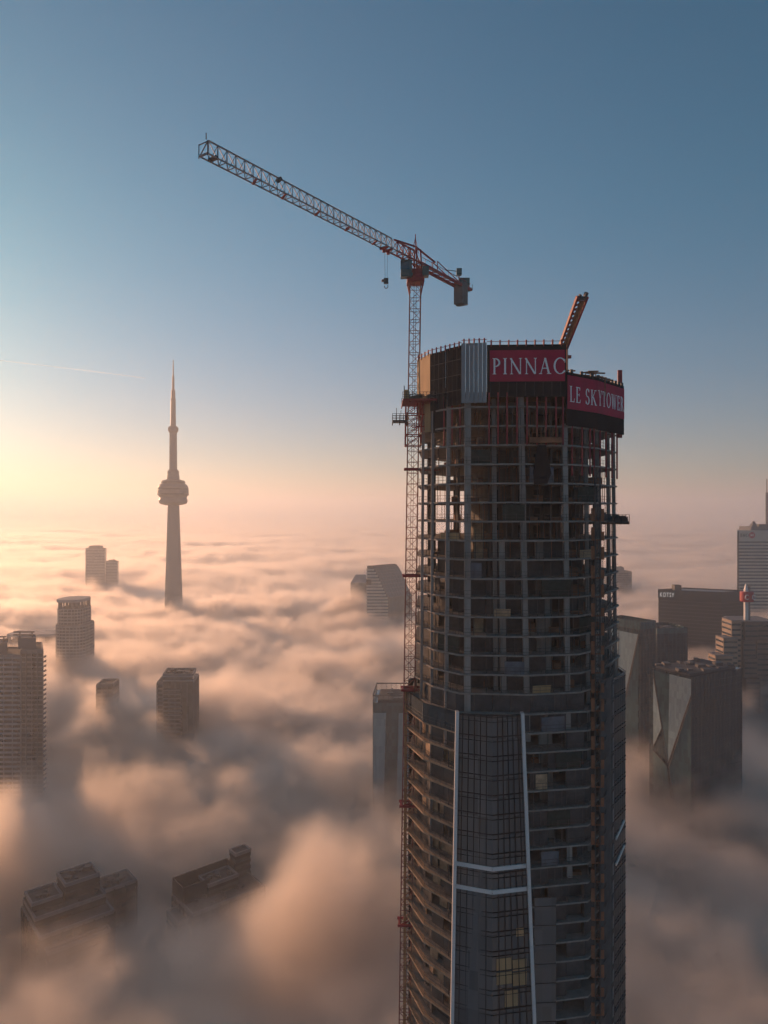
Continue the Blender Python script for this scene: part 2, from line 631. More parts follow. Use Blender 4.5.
# infilled rooms behind the columns from the sixth open floor down
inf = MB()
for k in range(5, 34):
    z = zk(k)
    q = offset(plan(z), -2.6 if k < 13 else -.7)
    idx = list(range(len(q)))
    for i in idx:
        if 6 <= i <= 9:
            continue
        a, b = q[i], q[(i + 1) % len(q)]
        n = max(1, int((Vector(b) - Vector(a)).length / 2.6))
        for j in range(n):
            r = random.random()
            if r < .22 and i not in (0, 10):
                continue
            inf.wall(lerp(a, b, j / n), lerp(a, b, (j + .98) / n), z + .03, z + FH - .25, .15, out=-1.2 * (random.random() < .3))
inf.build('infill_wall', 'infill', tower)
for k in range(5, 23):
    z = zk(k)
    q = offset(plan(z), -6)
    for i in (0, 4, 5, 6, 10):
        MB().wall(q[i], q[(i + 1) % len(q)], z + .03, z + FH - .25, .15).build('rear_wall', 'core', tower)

# perimeter columns: pixel at the top, pixel at the bottom, depth, width, top and bottom height, depth of section
COLS = [(423.5, 421, 121.3, .55, 338, 282), (433, 431, 118.4, .55, 338, 262), (449, 446, 115.4, .75, 338, 282), (468, 467.5, 113.2, 1.15, 338, 288.6),
        (521, 528, 112.8, 1.0, 338, 284), (565, 570, 114.1, .95, 334, 262), (494, 496, 114.6, .8, 338, 288.6),
        (586, 590, 117.6, .7, 334, 262), (597, 601, 120.2, 1.3, 334, 262), (608, 612, 124.6, .6, 334, 262), (613.5, 617.5, 127, .6, 334, 262)]
for a, b, D, wd, z1, z0 in COLS:
    wd *= .85
    MB().bar((at(a, D), D + wd / 2, z1), (at(b, D), D + wd / 2, z0), wd, wd).build('column', 'concrete', tower)
D = 113.6
MB().bar((at(502, D), D + .5, zk(4)), (at(504, D), D + .5, zk(13)), .9, .9).build('column', 'concrete', tower)
MB().bar((at(545, D), D + 2.6, zk(4)), (at(551, D), D + 2.6, 262), .8, 2.2).build('column', 'concrete', tower)
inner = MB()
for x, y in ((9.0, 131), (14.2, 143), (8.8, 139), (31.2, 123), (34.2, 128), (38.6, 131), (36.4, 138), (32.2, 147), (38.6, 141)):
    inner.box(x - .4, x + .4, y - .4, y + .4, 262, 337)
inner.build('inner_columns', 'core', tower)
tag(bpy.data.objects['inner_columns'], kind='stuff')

# wire guardrails and safety posts at the slab edges, shoring inside the top storeys
rail = MB()
for k in range(-1, 24):
    z = zk(k)
    q = offset(plan(z), -.12)
    for i in range(0, 7):
        if i == 6:
            continue
        a, b = q[i], q[i + 1]
        if k >= 13 and i in (2,):
            continue
        for dz in (.5, 1.05):
            rail.bar((*a, z + dz), (*b, z + dz), .045)
        n = max(1, int((Vector(b) - Vector(a)).length / 1.6))
        for j in range(n):
            x, y = lerp(a, b, (j + random.random() * .4) / n)
            rail.bar((x, y, z), (x, y, z + 1.1), .05)
rail.build('guardrail', 'steel', tower)
shore = MB()
for k in range(-3, 6):
    z = zk(k)
    for j in range(46 if k < 1 else 26):
        x, y = random.uniform(9, 38), random.uniform(114, 122)
        q = offset(plan(z), -.6)
        inside = all((q[(i + 1) % len(q)][0] - q[i][0]) * (y - q[i][1]) - (q[(i + 1) % len(q)][1] - q[i][1]) * (x - q[i][0]) > 0 for i in range(len(q)))
        if inside:
            shore.bar((x, y, z + .03), (x, y, z + FH - .25), .09)
shore.build('shoring_posts', 'rust', tower)
tag(bpy.data.objects['shoring_posts'], kind='stuff')
ep = MB()                                                  # slender posts of the facade brackets along the slab edges
for k in range(-2, 24):
    q = offset(plan(zk(k)), -.35)
    for i in range(0, 6):
        if k > 12 and i in (0, 1, 2):
            continue
        a, b = q[i], q[i + 1]
        n = max(1, int((Vector(b) - Vector(a)).length / 1.15))
        for j in range(n):
            if random.random() < .55:
                x, y = lerp(a, b, (j + .5) / n)
                ep.bar((x, y, zk(k) + .02), (x, y, zk(k) + FH - .24), .085)
ep.build('facade_posts', 'steel', tower)
tag(bpy.data.objects['facade_posts'], kind='stuff')
ins = MB()                                                 # stacked materials standing on the open floors
for k in range(-1, 24):
    for j in range(7):
        x, y = random.uniform(10, 36), random.uniform(115.5, 119.5)
        if x < 14 or x > 31:
            y += 3
        a, h = random.uniform(.4, 1.1), random.uniform(.4, 1.5)
        ins.box(x - a, x + a, y - .5, y + .5, zk(k) + .03, zk(k) + h)
ins.build('stored_materials', 'rust', tower)
tag(bpy.data.objects['stored_materials'], kind='stuff')
for k in range(4, 13):
    for x, wd in ((14.4, 1.6), (24.6, 2.0)):
        if random.random() < .6:
            MB().box(x, x + wd, 115.8, 116.0, zk(k) + .03, zk(k) + 2.6).build('block_wall', 'wood', tower)

# netting, tarpaulins and boards tied across single bays
for k, i, t0, t1, m_, h_ in ((0, 2, .05, .42, 'net', 2.2), (1, 3, .1, .6, 'tarp', 2.5), (3, 2, .62, .98, 'net', 2.6), (4, 1, .1, .8, 'ply', 1.1), (6, 2, .1, .3, 'tarp', 2.4), (7, 3, .3, .9, 'net', 2.7),
                             (8, 2, .5, .75, 'wood', 1.2), (9, 4, .1, .7, 'net', 2.6), (10, 1, .1, .9, 'net', 2.6), (11, 2, .66, .95, 'tarp', 2.0), (12, 3, .1, .45, 'ply', 1.2), (14, 3, .2, .6, 'tarp', 2.3),
                             (16, 3, .45, .9, 'net', 2.6), (17, 3, .1, .3, 'wood', 2.4), (19, 3, .3, .7, 'net', 2.5), (21, 3, .2, .5, 'tarp', 2.2), (5, 4, .2, .7, 'wood', 1.3), (2, 4, .2, .9, 'net', 2.5)):
    q = plan(zk(k))
    a, b = lerp(q[i], q[i + 1], t0), lerp(q[i], q[i + 1], t1)
    MB().wall(a, b, zk(k) + .03, zk(k) + h_, .05, out=-.3).build('edge_screen', m_, tower)

# red formwork props under the screens
for px, D in [(444, 116.2), (452, 115.2), (460, 114.2), (489, 112.2), (498, 112.2), (507, 112.2), (517, 112.2), (527, 112.2), (537, 112.3), (546, 112.4), (556, 112.6), (563, 112.8)]:
    x = at(px, D)
    MB().bar((x, D, zk(-1) - .1), (x, D, 338.6), .28, .22).build('formwork_prop', 'red', tower)
for px, D in [(572, 114.2), (582, 115.8), (590, 117.2), (594, 118.0), (600, 119.4), (606, 121.4), (612, 124), (617, 126.6)]:
    x = at(px, D)
    MB().bar((x, D, zk(1) + 1.2), (x, D, 335), .26, .22).build('formwork_prop', 'red', tower)

# protection screens round the top
SC = [(at(417, 124), 124), (at(430, 118.6), 118.6), (at(461.5, 112.9), 112.9), (at(487, 112.2), 112.2), (at(566, 111.7), 111.7)]
MB().wall(SC[0], SC[1], 338.2, 346.1, .12).build('plywood_screen', 'ply', tower)
mid = lerp(SC[1], SC[2], .5)
MB().wall(lerp(SC[1], SC[2], .01), lerp(SC[1], SC[2], .49), 336.6, 346.0, .12).build('black_screen', 'black', tower)
MB().wall(lerp(SC[1], SC[2], .51), lerp(SC[1], SC[2], .99), 336.9, 346.15, .12).build('black_screen', 'black', tower)
sil = MB()
n = 6
for i in range(n):
    a, b = lerp(SC[2], SC[3], i / n), lerp(SC[2], SC[3], (i + .94) / n)
    sil.wall(a, b, 337.0, 346.3, .10, out=.5)
    sil.bar((a[0], a[1] - .52, 337.0), (a[0], a[1] - .52, 346.4), .05)
for z in (339.3, 341.7, 344.0):
    sil.bar((SC[2][0], SC[2][1] - .56, z), (SC[3][0], SC[3][1] - .53, z), .05)
sil.build('silver_screen', 'silver', tower)
MB().wall(SC[3], SC[4], 337.9, 346.05, .14).build('black_screen', 'black', tower)
seam = MB()
for (a, b), z0_, z1_, n_, out_ in (((SC[1], SC[2]), 336.9, 346.0, 7, .06), ((SC[3], SC[4]), 337.9, 350 - 12.4, 1, .06)):
    for j in range(1, n_):
        x, y = lerp(a, b, j / n_)
        seam.bar((x, y - .05, z0_), (x, y - .05, z1_), .07)
for z in (339.2, 341.6, 344.0):
    seam.bar((SC[1][0] + .1, SC[1][1] - .1, z), (SC[2][0] - .1, SC[2][1] - .1, z), .08)
for j in range(9):
    x, y = lerp(SC[3], SC[4], (j + .4) / 9)
    seam.bar((x, y - .04, 337.9), (x, y - .04, 340.2), .07)
seam.build('screen_seam', 'infill', tower)
SR = [(at(566.5, 112.8), 112.8), (at(597, 117.9), 117.9), (at(624, 126), 126)]
MB().wall(SR[0], SR[1], 333.6, 342.0, .14).build('black_screen', 'black', tower)
MB().wall(SR[1], SR[2], 333.5, 342.0, .14).build('black_screen', 'black', tower)
rear = [(41.9, 126.4), (41, 142.6), (33.6, 151), (13.6, 151), (6.6, 140.6), (SC[0][0] + .02, SC[0][1] + .1)]
for a, b in zip(rear, rear[1:]):
    hi = 342.0 if a[0] > 20 else 345.8
    MB().wall(a, b, 334.5 if a[0] > 20 else 338, hi, .12).build('black_screen', 'black', tower)
# steel clips and rail along the screen tops
top = MB()
for a, b, z, n in ((SC[0], SC[1], 346.1, 4), (SC[1], SC[2], 346.1, 7), (SC[2], SC[3], 346.4, 5), (SC[3], SC[4], 346.05, 9)):
    for j in range(n):
        x, y = lerp(a, b, (j + .5) / n)
        MB().box(x - .11, x + .11, y, y + .3, z - .3, z + .75).build('screen_clip', 'red', tower)
    top.bar((*lerp(a, b, 0), z + .5), (*lerp(a, b, 1), z + .5), .07)
top.build('screen_rail', 'red', tower)
for a, b, z, n in ((SR[1], SR[2], 342.0, 8), (SR[0], SR[1], 342.0, 3)):
    for j in range(n):
        x, y = lerp(a, b, (j + .5) / n)
        MB().box(x - .2, x + .2, y + .1, y + .6, z - .3, z + .55).build('screen_clip', 'steel', tower)
deck = MB().prism(offset([(p[0], p[1]) for p in UP], -.5), 338.6, 338.9)
deck.build('top_deck', 'ply', tower)
clut = MB()                                                # formwork tables and bars standing on the top deck
for j in range(26):
    x, y = random.uniform(29, 36.5), random.uniform(117.5, 124)
    z = 342 + random.uniform(-.2, 1.4)
    a = random.uniform(0, 3.1)
    l = random.uniform(.8, 2.0)
    clut.bar((x - l * math.cos(a), y - .3 * l * math.sin(a), z), (x + l * math.cos(a), y + .3 * l * math.sin(a), z + random.uniform(-.5, .7)), .22)
    clut.bar((x, y, 338.9), (x, y, z), .14)
clut.build('deck_clutter', 'rust', tower)
tag(bpy.data.objects['deck_clutter'], kind='stuff')
x, y = at(620.5, 126), 126.2
MB().box(x - .38, x + .38, y, y + .3, 333, 344.9).build('corner_post', 'red', tower)
# hanging dark tarpaulin and red beam on the front
x0, x1 = at(534, 112.1), at(551, 112.1)
MB().add([(x0 + .5, 112, 330.4), (x1 - .8, 112, 330.4), (x1, 111.9, 326), (x1 - .6, 111.9, 324.4), (x0, 111.9, 324.2), (x0 - .1, 111.9, 326.5),
          (x0 + .5, 112.1, 330.4), (x1 - .8, 112.1, 330.4), (x1, 112.05, 326), (x1 - .6, 112.05, 324.4), (x0, 112.05, 324.2), (x0 - .1, 112.05, 326.5)],
         [(0, 1, 2, 3, 4, 5), (11, 10, 9, 8, 7, 6), (0, 6, 7, 1), (1, 7, 8, 2), (2, 8, 9, 3), (3, 9, 10, 4), (4, 10, 11, 5), (5, 11, 6, 0)]).build('hanging_tarpaulin', 'black', tower)
b = MB().box(at(529, 111.6), at(562, 111.6), 111.4, 112.3, 330.75, 331.6)
for i in range(9):
    x = at(529 + i * 4, 111.6)
    b.bar((x, 111.5, 331.6), (x, 111.5, 333), .1)
b.build('landing_beam', 'rust', tower)

# finished facade: a folded glass bay between two white strips that widen downwards
gl = 180.0


def bay(z):
    """left strip, ridge, right strip in plan at height z"""
    t = (Z_GLASS - z) / 48.0
    return (at(457 - 5.0 * t, 112.6), 112.6), (at(492.5, 110.6), 110.6), (at(522 + 12 * t, 111.8), 111.8)


def quad_wall(mb, a0, b0, a1, b1, z0, z1, t, out=0):
    """Panel between two plan segments (lower a0 b0, upper a1 b1)."""
    vs = []
    for a, b, z in ((a0, b0, z0), (a1, b1, z1)):
        d = (Vector(b) - Vector(a)).normalized()
        n_ = Vector((d.y, -d.x))
        A, B = Vector(a) + n_ * out, Vector(b) + n_ * out
        for q in (A, B, B - n_ * t, A - n_ * t):
            vs.append((q.x, q.y, z))
    mb.add(vs, [(3, 2, 1, 0), (4, 5, 6, 7), (0, 1, 5, 4), (1, 2, 6, 5), (2, 3, 7, 6), (3, 0, 4, 7)])


L0, R0, W0 = bay(gl)
L1, R1, W1 = bay(Z_GLASS)
g = MB(); quad_wall(g, L0, R0, L1, R1, gl, Z_GLASS, .2)
bayg = g.build('bay_glazing', 'glass', tower)
g = MB(); quad_wall(g, R0, W0, R1, W1, gl, Z_GLASS, .2)
bayg2 = g.build('bay_glazing', 'glass', tower)
mul = MB()
for lo_, hi_, ((a0, b0), (a1, b1)) in ((gl, Z_GLASS, ((L0, R0), (L1, R1))), (gl, Z_GLASS, ((R0, W0), (R1, W1)))):
    for j in range(1, 6):
        t = j / 6
        p0, p1 = lerp(a0, b0, t), lerp(a1, b1, t)
        mul.bar((p0[0], p0[1] - .05, lo_), (p1[0], p1[1] - .05, hi_), .07, .14)
k = 13
while zk(k) > 230:
    z = zk(k)
    l, r, w_ = bay(z)
    for a, b in ((l, r), (r, w_)):
        for dz, hh in ((-.2, .13), (-.95, .07)):
            mul.bar((a[0], a[1] - .04, z + dz), (b[0], b[1] - .04, z + dz), .12, hh)
    k += 1
mul.build('mullions', 'black', bayg)
for side in (0, 2):
    st_ = MB()
    z = Z_GLASS + .3
    while z > gl:
        zb_ = max(gl, z - 3.0)
        a, b = bay(z)[side], bay(zb_ + .05)[side]
        st_.bar((a[0], a[1] - .15, z), (b[0], b[1] - .15, zb_ + .05), 1.08, .5)
        z = zb_
    st_.bar((bay(Z_GLASS)[side][0], bay(Z_GLASS)[side][1], Z_GLASS), (bay(gl)[side][0], bay(gl)[side][1], gl), .8, .3)
    st_.build('white_strip', 'white', tower)
for py in (866.5, 889.5):
    z = zat(py, 111.4)
    l, r, w_ = bay(z)
    s = MB()
    for a, b in ((l, r), (r, w_)):
        quad_wall(s, a, b, a, b, z - .32, z + .32, .3, out=.14)
    s.build('white_band', 'white', tower)

# tan panels added low on the bay in place of a warm reflection
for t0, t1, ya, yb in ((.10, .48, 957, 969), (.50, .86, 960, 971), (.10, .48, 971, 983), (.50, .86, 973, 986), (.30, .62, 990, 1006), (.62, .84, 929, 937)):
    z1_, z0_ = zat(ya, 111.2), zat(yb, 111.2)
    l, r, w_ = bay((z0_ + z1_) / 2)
    MB().wall(lerp(r, w_, t0), lerp(r, w_, t1), z0_, z1_, .04, out=.06).build('reflection_panel', 'ply', tower)

# glazed band at the top left, then open balconies below it, slabs coloured as if sunlit
LL = [(at(406, 126), 126.0), (at(423, 118.2), 118.2), (at(455.5, 112.7), 112.7)]
g = MB()
q1, q2, q3 = (at(413, 124.5), 124.5), LL[1], LL[2]
for a, b in ((LL[0], LL[1]), (LL[1], LL[2])):
    g.wall(a, b, Z_GLASS - 3.1, Z_GLASS + .1, .16)
g.build('corner_glazing', 'glass_edge', tower)
for k in range(14, 34):
    z = zk(k)
    a, b, c = LL
    outl = [lerp(a, b, .02), b, c, (c[0] + .2, c[1] + 6), (a[0] + 4, a[1] + 4)]
    MB().prism(outl, z - .28, z).build('balcony_slab', 'sunlit_slab', tower)
for k in range(13, 29):
    z = zk(k)
    for a, b, o in ((LL[0], LL[1], -1.2), (LL[1], LL[2], -1.5)):
        n = 4
        for j in range(n):
            if random.random() < (.8 if o < -1.3 else .35):
                MB().wall(lerp(a, b, j / n), lerp(a, b, (j + .95) / n), z - FH + .02, z - .3, .12, out=o - random.random() * .9).build('balcony_wall', 'wood', tower)
k0 = MB()
for k in range(14, 34):
    z = zk(k)
    for (a, b) in ((LL[0], LL[1]), (LL[1], LL[2])):
        for dz in (.55, 1.1):
            k0.bar((*lerp(a, b, .02), z + dz), (*lerp(a, b, .98), z + dz), .05)
        for j in range(6):
            x, y = lerp(a, b, (j + .3) / 6)
            k0.bar((x, y, z), (x, y, z + 1.1), .05)
    if k % 2 == 0:
        x, y = lerp(LL[1], LL[2], .8)
        k0.bar((x, y + .3, z), (x, y + .3, z + FH - .3), .2)
k0.build('balcony_rail', 'steel', tower)
x, y = LL[0]
MB().bar((x - .05, y, Z_GLASS), (x - .3, y, 225), .32, .5).build('edge_cap', 'ply', tower)

# right-hand side: dark glass low down, blank glazed flank with white bands
g = MB()
a, b, c = (at(534.5, 112), 112.0), (at(556, 112.2), 112.2), (at(592, 114.6), 114.6)
g.wall(a, b, 180, zat(898, 112), .15)
g.build('low_glazing', 'glass', tower)
k = 23
while zk(k) > 235:
    MB().bar((a[0], a[1] - .04, zk(k)), (b[0], b[1] - .04, zk(k)), .12, .1).build('transom', 'steel', bpy.data.objects['low_glazing'])
    k += 1
FL = [(at(612, 122.6), 122.6), (at(625.5, 128.5), 128.5), (43.0, 143), (34.6, 152.6), (13, 152.6), (4.8, 142)]
fg = MB()
for a, b in zip(FL, FL[1:]):
    fg.wall(a, b, 180, 291.4 if a[0] > 30 else 287, .18)
fl = fg.build('flank_glazing', 'glass_edge', tower)
m3 = MB()
k = 12
while zk(k) > 225:
    for a, b in zip(FL[:2], FL[1:3]):
        for dz in (0, -.7):
            m3.bar((a[0], a[1] - .03, zk(k) + dz), (b[0] + .03, b[1] - .03, zk(k) + dz), .14, .09)
    k += 1
for j in range(1, 6):
    x, y = lerp(FL[0], FL[1], j / 6)
    m3.bar((x, y - .04, 225), (x, y - .04, 291), .07, .14)
m3.build('mullions', 'steel', fl)
MB().bar((FL[0][0], FL[0][1] - .1, 225), (FL[0][0], FL[0][1] - .1, 291.5), .35, .4).build('edge_cap', 'silver', tower)
for py in (826, 851):
    z = zat(py, 127)
    p, q = lerp(FL[0], FL[1], .25), lerp(FL[0], FL[1], .88)
    MB().bar((p[0], p[1] - .2, z - .9), (q[0], q[1] - .2, z + .7), .2, .5).build('white_band', 'white', tower)

nt_ = MB()
p4, p5 = plan(270)[4], plan(270)[5]
for a, b in ((lerp(p4, p5, .5), p5), (p5, (at(612, 122.6) - .1, 122.5))):
    nt_.wall(a, b, 180, zk(12) + 1.0, .06, out=.22)
nt_.build('debris_net', 'infill', tower)
# zig-zag bracing seen on the right flank
br = MB()
for k in range(6, 34):
    z = zk(k)
    p, q = (at(604, 117.2), 117.2), (at(614, 121.8), 121.8)
    br.bar((*p, z - 3), (*q, z - .3), .10)
    br.bar((*q, z - .3), (*p, z), .06)
    br.bar((*p, z), (*q, z), .12)
br.build('flank_bracing', 'steel', tower)


# ------------------------------------------------------------------ banners on the screens
def _stem(x, w=.13, top=True, bot=True):
    p = [[(x, 0), (x + w, 0), (x + w, 1), (x, 1)]]
    if bot:
        p.append([(x - .09, -.0), (x + w + .09, -.0), (x + w + .02, .055), (x - .02, .055)])
    if top:
        p.append([(x - .02, .945), (x + w + .02, .945), (x + w + .09, 1), (x - .09, 1)])
    return p


def _dg(x0, y0, x1, y1, w):
    return [[(x0, y0), (x0 + w, y0), (x1 + w, y1), (x1, y1)]]


def _arc(cx, cy_, rx, ry, a0, a1, w0, w1, n=16):
    """Bowl whose thickness swells from w1 at the top and bottom to w0 at the sides."""
    out = []
    for i in range(n):
        q = []
        for a in (a0 + (a1 - a0) * i / n, a0 + (a1 - a0) * (i + 1) / n):
            ar = R(a)
            th = w1 + (w0 - w1) * abs(math.cos(ar))
            q.append(((cx + rx * math.cos(ar), cy_ + ry * math.sin(ar)), (cx + (rx - th) * math.cos(ar), cy_ + (ry - th) * math.sin(ar))))
        out.append([q[0][0], q[1][0], q[1][1], q[0][1]])
    return out


def _rc(x0, x1, y0, y1):
    return [[(x0, y0), (x1, y0), (x1, y1), (x0, y1)]]


GLYPH = {
    'P': (.62, _stem(.10) + _arc(.24, .73, .34, .27, -90, 90, .13, .05) + _rc(.2, .26, .95, 1) + _rc(.2, .26, .46, .51)),
    'I': (.33, _stem(.10)),
    'N': (.92, _stem(.12, .07, top=False) + _stem(.75, .07, bot=False) + _dg(.02, 1, .69, 0, .14)),
    'A': (.84, _dg(.07, 0, .38, 1, .06) + _dg(.62, 0, .34, 1, .14) + _rc(.2, .64, .33, .385) + _rc(-.02, .2, 0, .05) + _rc(.54, .84, 0, .05)),
    'C': (.82, _arc(.5, .5, .47, .52, 42, 318, .14, .05) + _rc(.81, .86, .70, .92) + _rc(.81, .85, .1, .24)),
    'L': (.62, _stem(.10) + _rc(.2, .58, 0, .055) + _dg(.52, 0, .58, .24, .05)),
    'E': (.62, _stem(.10) + _rc(.2, .56, 0, .055) + _rc(.2, .54, .945, 1) + _rc(.2, .46, .49, .54) + _dg(.5, 0, .56, .22, .05) + _rc(.49, .54, .80, 1) + _rc(.43, .47, .42, .61)),
    'S': (.54, _arc(.27, .74, .23, .28, 25, 270, .12, .05) + _arc(.27, .26, .25, .28, -155, 90, .12, .05) + _rc(.43, .47, .78, .97) + _rc(.03, .07, .03, .24)),
    'K': (.76, _stem(.10) + _dg(.22, .48, .58, 1, .07) + _dg(.62, 0, .26, .54, .15) + _rc(.5, .76, .95, 1) + _rc(.56, .82, 0, .05)),
    'Y': (.74, _rc(.31, .44, 0, .46) + _dg(.32, .44, .05, 1, .13) + _dg(.37, .44, .60, 1, .06) + _rc(.22, .53, 0, .05) + _rc(-.02, .26, .95, 1) + _rc(.52, .74, .95, 1)),
    'T': (.74, _rc(.3, .43, 0, 1) + _rc(.02, .71, .945, 1) + _rc(.21, .52, 0, .05) + _rc(.02, .06, .76, 1) + _rc(.67, .71, .76, 1)),
    'O': (.98, _arc(.48, .5, .46, .52, 0, 360, .14, .05, 28)),
    'W': (1.16, _dg(.25, 0, .05, 1, .13) + _dg(.30, 0, .52, 1, .06) + _dg(.72, 0, .46, 1, .13) + _dg(.77, 0, 1.0, 1, .06) + _rc(-.03, .26, .95, 1) + _rc(.92, 1.14, .95, 1)),
    'R': (.72, _stem(.10) + _arc(.24, .75, .31, .25, -90, 90, .12, .05) + _rc(.2, .26, .95, 1) + _rc(.2, .26, .5, .55) + _dg(.60, 0, .28, .52, .14) + _rc(.54, .78, 0, .05)),
    'B': (.66, _stem(.10) + _arc(.24, .76, .28, .24, -90, 90, .13, .06) + _arc(.24, .27, .34, .27, -90, 90, .13, .06)),
    'M': (1.0, _rc(.06, .2, 0, 1) + _rc(.8, .94, 0, 1) + _dg(.08, 1, .42, .1, .14) + _dg(.44, .1, .78, 1, .14)),
    ' ': (.35, []),
}


def letters(body, hgt, width, parent, origin, right, material='letters', gap=.14, depth=.025):
    """Roman capitals, each glyph a set of thin raised pieces, fitted to a width."""
    tot = sum(GLYPH[c][0] for c in body) + gap * (len(body) - 1)
    kx = width / tot
    right, origin = Vector(right).normalized(), Vector(origin)
    nrm = right.cross(Vector((0, 0, 1)))
    m, x, lay = MB(), 0.0, 0
    for ch in body:
        wd, polys = GLYPH[ch]
        for pl in polys:
            lay += 1
            d = depth + .0025 * (lay % 7)
            vs = []
            for dd in (0, d):
                for px, py in pl:
                    vs.append(origin + right * ((x + px) * kx) + Vector((0, 0, py * hgt)) + nrm * dd)
            n = len(pl)
            m.add(vs, [tuple(reversed(range(n))), tuple(range(n, 2 * n))] + [(i, (i + 1) % n, n + (i + 1) % n, n + i) for i in range(n)])
        x += wd + gap
    return m.build('lettering', material, parent)


def banner(label, sheets, z0, z1):
    a0 = sheets[0][0]
    t = thing('banner', label, 'banner', (a0[0], a0[1], z0), 'crimson banners round the tower top')
    for a, b, out, body, hgt, off, width, zb in sheets:
        a, b = Vector(a), Vector(b)
        d = (b - a).normalized()
        n_ = Vector((d.y, -d.x))
        MB().wall(tuple(a), tuple(b), z0, z1, .05, out=out).build('banner_sheet', 'crimson', t)
        o3 = a + d * off + n_ * (out + .004)
        letters(body, hgt, width, t, (o3.x, o3.y, zb), (d.x, d.y, 0))
    return t


b0, b1 = lerp(SC[3], SC[4], .035), lerp(SC[3], SC[4], .985)
banner('flat crimson banner with six white capitals, the higher one on the tower top',
       [(b0, b1, .10, 'PINNAC', 2.5, .35, 11.2, zat(374.3, 112))], zat(381.5, 112), zat(350.3, 112))
b0, b1, b2 = lerp(SR[0], SR[1], .02), SR[1], lerp(SR[1], SR[2], .99)
banner('crimson banner folded round the right corner of the tower top, below the flat one',
       [(b0, lerp(SR[0], SR[1], .998), .10, 'LE SK', 2.5, .5, 7.1, zat(403.4, 115)), (lerp(b1, b2, .002), b2, .10, 'YTOWER', 2.5, .25, 10.0, 337.5)], 336.2, 341.5)


# ------------------------------------------------------------------ tower crane
JX, JY = 5.5, 126.0                                        # mast axis at the slewing ring
crane = thing('tower_crane', 'tall red tower crane with a long pale lattice jib, beside the unfinished tower', 'crane', (4.2, JY, 0))


def mx(z):
    return 5.5 - (361.5 - z) * .0145


def lattice_mast(mb, z0, z1, half, step, w=.15):
    z = z0
    k = 0
    while z < z1 - .01:
        zt = min(z + step, z1)
        c0, c1 = mx(z), mx(zt)
        for sx, sy in ((-1, -1), (1, -1), (1, 1), (-1, 1)):
            mb.bar((c0 + sx * half, JY + sy * half, z), (c1 + sx * half, JY + sy * half, zt), w)
        cs = [(-1, -1), (1, -1), (1, 1), (-1, 1)]
        for i in range(4):
            a, b = cs[i], cs[(i + 1) % 4]
            mb.bar((c0 + a[0] * half, JY + a[1] * half, z), (c0 + b[0] * half, JY + b[1] * half, z), .08)
            p, q = (a, b) if k % 2 else (b, a)
            mb.bar((c0 + p[0] * half, JY + p[1] * half, z), (c1 + q[0] * half, JY + q[1] * half, zt), .075)
        z = zt
        k += 1


m = MB(); lattice_mast(m, 0, 361, .95, 1.9); m.build('mast', 'mast', crane)
ld = MB()
for dx in (-.2, .2):
    ld.bar((mx(225) + dx, JY + .4, 225), (mx(360) + dx, JY + .4, 360), .07)
for i in range(90):
    z = 226 + i * 1.5
    ld.bar((mx(z) - .2, JY + .4, z), (mx(z) + .2, JY + .4, z), .05)
ld.build('ladder', 'steel', crane)
zs = 361.0
sl = MB().lathe([(1.45, zs - .3), (1.45, zs + .3)], JX, JY, 20)
sl.box(JX - 1.5, JX + 1.5, JY - 1.5, JY + 1.5, zs - 1.0, zs - .35)
for sx in (-1, 1):
    for sy in (-1, 1):
        sl.bar((JX + sx * .95, JY + sy * .95, zs - 3), (JX + sx * 1.35, JY + sy * 1.35, zs - .9), .2)
sl.build('slewing_ring', 'red', crane)
U = Vector((-27.6, -38.2, 0)).normalized()                 # jib direction in plan
V = Vector((-U.y, U.x, 0))


def jp(l, s, z):
    p = Vector((JX, JY, z)) + U * l + V * s
    return (p.x, p.y, p.z)


tt = MB()
for s in (-.8, .8):
    for l in (-.8, .8):
        tt.bar(jp(l, s, zs + .3), jp(l * .8, s * .8, zs + 5.0), .26)
tt.bar(jp(-.8, -.8, zs + .3), jp(.8, -.8, zs + 4), .14).bar(jp(-.8, .8, zs + .3), jp(.8, .8, zs + 4), .14)
tt.bar(jp(0, 0, zs + 4.5), jp(0, 0, zs + 7.6), .14)
tt.bar(jp(-.9, 0, zs + 4.5), jp(0, 0, zs + 7.0), .1).bar(jp(.9, 0, zs + 4.5), jp(0, 0, zs + 7.0), .1)
tt.box(JX - 1.0, JX + 1.0, JY - 1.0, JY + 1.0, zs + .32, zs + 1.3)
tt.build('tower_head', 'red', crane)
cabn = MB()
cx, cy_, _ = jp(.4, 2.0, 0)
cx -= 3.0
q = [(cx - 1.0, cy_ - .8), (cx + .9, cy_ - .8), (cx + .9, cy_ + .8), (cx - 1.0, cy_ + .8)]
cabn.prism([(x - .0, y) for x, y in q], zs + .3, zs + 2.4, [(x, y) for x, y in q])
cabn.prism(q, zs - .5, zs + .3, None).bar((cx + .9, cy_, zs + .2), (JX - .8, JY, zs + .2), .4)
cabo = cabn.build('operator_cab', 'cab', crane)
MB().box(cx - 1.04, cx + .5, cy_ - .86, cy_ - .81, zs + .7, zs + 2.1).build('cab_window', 'glass_green', cabo)
MB().box(JX + 1.2, JX + 2.3, JY - .8, JY + .8, zs + .2, zs + 1.8).build('electrical_cabinet', 'cab', crane)
ZJ, JH = zs + 2.6, 2.05                                    # lower chord height, truss depth


